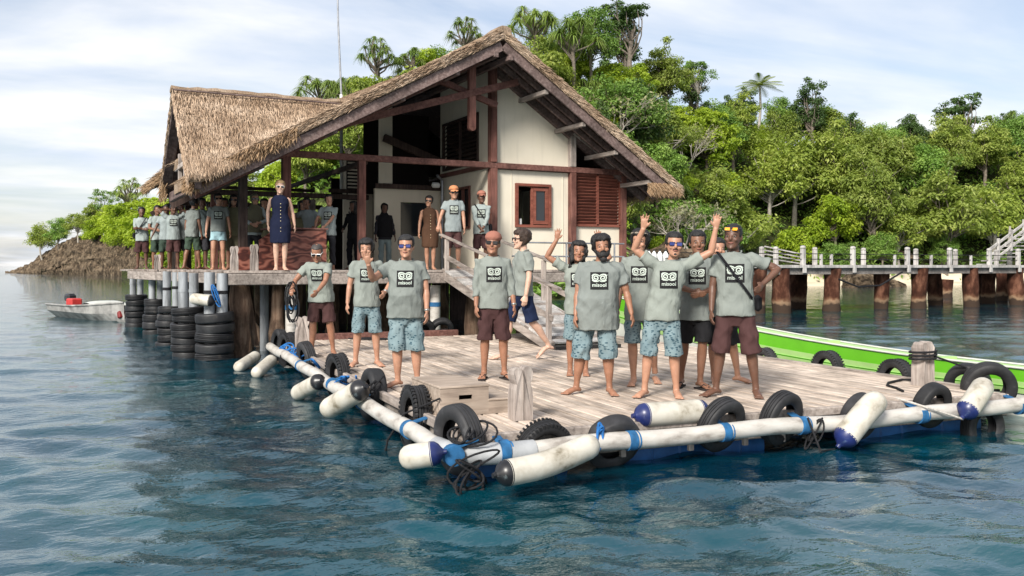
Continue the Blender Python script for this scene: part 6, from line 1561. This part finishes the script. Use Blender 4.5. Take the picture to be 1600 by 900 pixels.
person('tall man in navy shorts striding to the left behind the capped man', BL(816, 561), 1.86, -1.15, feet=((-.08, -.24, 0, 0), (.08, .36, 0, .10)), hands=((-.20, .12, .86), (.22, -.05, .80)), bottom='shorts_navy', short=.50, hem=.84, print_=False, skin='skin_pale', haircol='hair_brown', glasses=('lens_dark', 'on'), head=(-.15, 0, 0), sleeve=.75, hair='thick')
person('long haired man behind raising both hands', BL(903, 586), 1.64, .0, hands=((-.27, -.06, 1.74), (.27, -.02, 1.72)), hp=('open', 'open'), poles=((-.9, 0, -.3), (.9, 0, -.3)), bottom='shorts_fish', hair='curly', skin='skin_brown', feet=((-.1, 0, 0, 0), (.1, 0, 0, 0)), head=(.1, 0, .1))
person('large bearded man in patterned shorts at the centre of the dock front', BL(932, 616), 1.66, .0, girth=1.38, belly=.05, lean=(.10, 0), feet=((-.22, .04, -.75, 0), (.14, 0, .3, 0)), hands=((-.24, -.14, .76), (.40, -.10, .78)), bottom='shorts_fish', short=.40, hem=.70, beard='full', skin='skin_brown', hair='thick', sleeve=.72, sh=1.05)
person('smiling young man with a headband behind the bearded man', BL(1000, 602), 1.74, -.05, feet=((-.07, 0, -.1, 0), (.16, .3, .2, 0)), hands=((-.25, -.05, .8), (.20, -.10, .78)), bottom='shorts_fish', short=.48, hem=.72, skin='skin_tan', hair='thick', headband=True, head=(-.1, 0, .08), girth=1.0, watch=('L',))
person('man in blue sunglasses throwing both arms up', BL(1034, 620), 1.68, .05, lean=(.22, 0), feet=((-.18, 0, -.5, 0), (.15, 0, .1, 0)), hands=((-.19, -.10, 1.76), (.55, -.05, 1.76)), hp=('open', 'open'), poles=((-.9, .1, .1), (.7, 0, -.9)), bottom='shorts_fish', short=.44, hem=.80, skin='skin_tan', glasses=('lens_blue', 'on'), beard='goatee', girth=1.05, hair='short', head=(.1, 0, .05))
person('man in black shorts with his hands joined behind the arms-up man', BL(1088, 608), 1.71, .05, feet=((-.16, .2, -.3, 0), (.04, 0, .55, 0)), hands=((-.045, -.25, 1.06), (.055, -.25, 1.05)), poles=((-.9, .3, -.2), (.9, .3, -.2)), bottom='shorts_black', short=.50, hem=.74, skin='skin_mid', shoes=True, hair='short')
person('mostly hidden man standing behind the man with the shoulder strap', BL(1122, 598), 1.66, .15, feet=((-.05, 0, 0, 0), (.24, .05, .9, 0)), bottom='shorts_black', skin='skin_tan', hair='short', print_=False)
person('man with orange goggles on his forehead and a black shoulder strap across his chest', BL(1149, 619), 1.77, .03, feet=((-.19, 0, -.75, 0), (.20, 0, .1, 0)), hands=((-.24, -.08, .80), (.255, -.13, 1.12)), hp=('relax', 'hip'), poles=(None, (.95, .3, .15)), lean=(-.03, 0), bottom='shorts_brown', short=.44, hem=.80, skin='skin_dark', glasses=('lens_orange', 'up'), strap=(-1, 1), girth=1.08, hair='buzz', haircol='hair_black', sleeve=.66)
def UP(px, Y): p = on_Y(px, 400, Y); p.z = ZP; return p
N = dict(fine=False)
person('man in an orange cap resting a hand on the gangway rail', UP(708, 17.35), 1.75, .12, hands=((-.36, -.22, .80), (.22, -.12, .84)), hp=('grip', 'relax'), top='tee_blue', bottom='shorts_brown', short=.46, cap=('cap_orange', 'front'), skin='skin_tan', sleeve=.6, hair='short', glasses=('lens_dark', 'on'), **N)
person('man in a rust cap with clasped hands standing by the cream wall corner', UP(752, 17.7), 1.70, .0, hands=((-.03, -.24, .92), (.04, -.24, .90)), poles=((-.9, .3, 0), (.9, .3, 0)), top='tee_blue', bottom='shorts_brown', sleeve=1.8, cap=('cap_rust', 'front'), strap=(-1, 1), skin='skin_dark', **N)
person('woman in a brown sleeveless dress and dark sunglasses on the porch', UP(672, 18.5), 1.63, .1, feet=((-.07, 0, -.1, 0), (.07, 0, .1, 0)), dress='dress_brown', hair='bun', haircol='hair_black', glasses=('lens_dark', 'on'), skin='skin_tan', **N)
person('shadowed person in dark clothes behind the second porch post', UP(553, 19.9), 1.55, -.5, top='cloth_black', bottom='cloth_black', short=.12, print_=False, hair='long', hands=((-.2, -.2, 1.0), (.25, -.05, .9)), skin='skin_dark', sleeve=1.8, **N)  # black clothes put the porch shade into the figure's colour
person('shadowed person in a blue skirt right of the second porch post', UP(601, 20.2), 1.55, .3, top='cloth_dark', bottom='tee_teal', short=.20, print_=False, hijab='cloth_black', skin='skin_dark', sleeve=1.8, **N)  # dark top and scarf colours carry the shade of the porch
person('blond woman in a buttoned navy dress standing at the pier edge', UP(438, 17.28), 1.71, .05, feet=((-.075, 0, -.1, 0), (.075, 0, .1, 0)), dress='dress_navy', hair='bun', haircol='hair_blond', glasses=('lens_dark', 'on', 'frame_white'), skin='skin_pale', hands=((-.22, .10, .86), (.27, .05, .86)), **N)
person('woman in an olive head scarf and sunglasses with folded hands', UP(396, 18.75), 1.55, .1, hijab='olive', top='tee_blue', bottom='cloth_dark', short=.12, print_=False, hands=((-.06, -.26, 1.02), (.10, -.26, 1.05)), poles=((-.9, .3, -.2), (.9, .3, -.2)), sleeve=1.85, glasses=('lens_dark', 'on'), skin='skin_tan', **N)
person('woman in an olive blouse between the porch post and the woman in denim shorts', UP(364, 19.4), 1.56, .0, top='tee_olive', bottom='olive', short=.45, print_=False, hair='long', glasses=('lens_dark', 'on'), skin='skin_tan', **N)
person('smiling woman in a pale tee and light denim shorts on the pier', UP(341, 19.2), 1.56, .0, bottom='denim_pale', short=.66, hem=.86, hair='bun', glasses=('lens_dark', 'on'), skin='skin_tan', top='tee_sage', **N)
person('man seen from behind in green shorts left of the woman in denim shorts', UP(300, 22.3), 1.68, 2.3, bottom='shorts_green', print_=False, skin='skin_mid', feet=((-.1, -.14, 0, 0), (.1, .16, 0, 0)), **N)
person('tall smiling man peering over the shoulder of the man in green shorts', UP(314, 23.4), 1.76, .2, bottom='cloth_dark', skin='skin_dark', top='tee_teal', print_=False, **N)
person('dark haired man in shade right of the tall smiling man on the pier', UP(327, 23.6), 1.68, .1, bottom='shorts_black', skin='skin_dark', top='tee_teal', print_=False, **N)
person('man holding both hands behind his head on the pier', UP(271, 23.6), 1.60, .05, hands=((-.12, .06, 1.58), (.13, .06, 1.58)), poles=((-1, 0, .05), (1, 0, .05)), bottom='shorts_brown', skin='skin_dark', top='tee_blue', **N)
person('man partly hidden behind the left arm of the man with hands on his head', UP(260, 24.4), 1.64, -.3, bottom='shorts_green', skin='skin_dark', top='tee_blue', print_=False, hands=((-.35, -.1, .85), (.25, 0, .8)), **N)
person('man standing behind the right arm of the man with hands on his head', UP(283, 24.6), 1.70, .2, bottom='shorts_black', skin='skin_dark', top='tee_blue', print_=False, **N)
person('man with folded arms at the far left end of the pier', UP(222, 25.5), 1.62, -.1, hands=((.06, -.22, 1.10), (-.06, -.24, 1.12)), poles=((-.9, .2, -.5), (.9, .2, -.5)), bottom='shorts_brown', skin='skin_dark', top='tee_blue', sleeve=1.6, print_=False, strap=(1, -1), **N)
person('woman in a pale tee and dark trousers at the right end of the counter', UP(513, 18.3), 1.56, -.2, bottom='cloth_dark', short=.12, hair='bun', skin='skin_tan', top='tee_blue', hands=((-.24, -.25, .98), (-.02, -.28, .98)), **N)
person('person bending behind the counter with an arm raised', UP(487, 19.2), 1.55, -.4, bottom='cloth_dark', skin='skin_mid', top='tee_blue', lean=(-.1, -.3), hands=((-.4, -.2, 1.3), (.2, -.3, 1.0)), print_=False, **N)
person('dark haired person half hidden behind the counter', UP(472, 19.6), 1.50, .2, bottom='cloth_dark', skin='skin_tan', top='tee_olive', hair='long', print_=False, **N)
person('man with hands clasped behind the woman in denim shorts', UP(352, 22.6), 1.72, .1, bottom='shorts_brown', skin='skin_mid', top='tee_blue', print_=False, **N)
person('man at the back between the folded-arms man and the others on the pier', UP(246, 25.2), 1.66, .3, bottom='shorts_green', skin='skin_mid', top='tee_blue', print_=False, hands=((-.12, -.26, 1.05), (.27, -.05, .82)), **N)
person('woman in a dark top standing behind the woman in the head scarf', UP(412, 21.0), 1.62, -.2, bottom='cloth_dark', short=.12, skin='skin_tan', top='tee_olive', hair='long', print_=False, **N)
# solidify all bodies and clothes into continuous skins
for o, vx, it, amp in PEND:
    md = o.modifiers.new('r', 'REMESH'); md.mode = 'VOXEL'; md.voxel_size = vx; md.use_smooth_shade = True
    sm = o.modifiers.new('s', 'SMOOTH'); sm.factor = .5; sm.iterations = it
    dc = o.modifiers.new('d', 'DECIMATE'); dc.ratio = .42 if o.name.startswith('body') else .5
dg = bpy.context.evaluated_depsgraph_get()
for o, vx, it, amp in PEND:
    me = bpy.data.meshes.new_from_object(o.evaluated_get(dg))
    if amp:
        n = len(me.vertices); co = np.empty(n*3, 'f'); no = np.empty(n*3, 'f'); me.vertices.foreach_get('co', co); me.vertices.foreach_get('normal', no); co = co.reshape(-1, 3); no = no.reshape(-1, 3)
        s = (sum(map(ord, o.parent['label'])) % 1000)*.013; x, y, z = co[:, 0], co[:, 1], co[:, 2]
        f = np.sin(z*34+x*26+s+2.2*np.sin(x*17+y*9+s))*.5+np.sin(z*21-x*33+y*18+s*2+1.8*np.sin(z*15+s))*.5+np.sin(x*55+y*48+2*np.sin(z*9+s))*.35*np.clip((1.0-z)*3, .15, 1)
        g_ = np.abs(np.sin(x*21+z*13+y*11+s+1.6*np.sin(z*8+x*5+s)))+np.abs(np.sin(z*17-x*9+s*1.7+1.9*np.sin(x*11+y*7))); f = f*.75+(.9-g_)*1.0
        co += no*(f*amp)[:, None]; me.vertices.foreach_set('co', co.ravel())
    me.polygons.foreach_set('use_smooth', [True]*len(me.polygons)); me.update()
    if not me.materials: me.materials.append(o.data.materials[0])
    o.modifiers.clear(); o.data = me
for o, *_ in PEND:
    pr = o.get('_print')
    if pr is not None:
        pr = list(pr); del o['_print']; project_print(o, None, pr[0], pr[1], pr[2], pr[3], pr[4], pr[5] > .5)
# rope bundle in the stooping man's hand
hw = p1.matrix_basis @ Vector(w1[0]) if False else None
k_ = 1.70/1.7; th_ = p1.rotation_euler.z; hwp = Vector(p1.location)+Matrix.Rotation(th_, 3, 'Z') @ (Vector(w1[0])*k_)
rr_ = random.Random(3); pts = []
for i in range(90): a = i*.55; r_ = .09+.05*math.sin(i*.37); pts.append(hwp+Vector((math.cos(a)*r_*.7, math.sin(a*.9)*r_*.5, -.20+math.sin(a)*r_*1.9+.05*math.sin(i*.21))))
rope('bundle of black rope and net hanging from the stooping bald man right hand', pts, .011, 'rope_black')
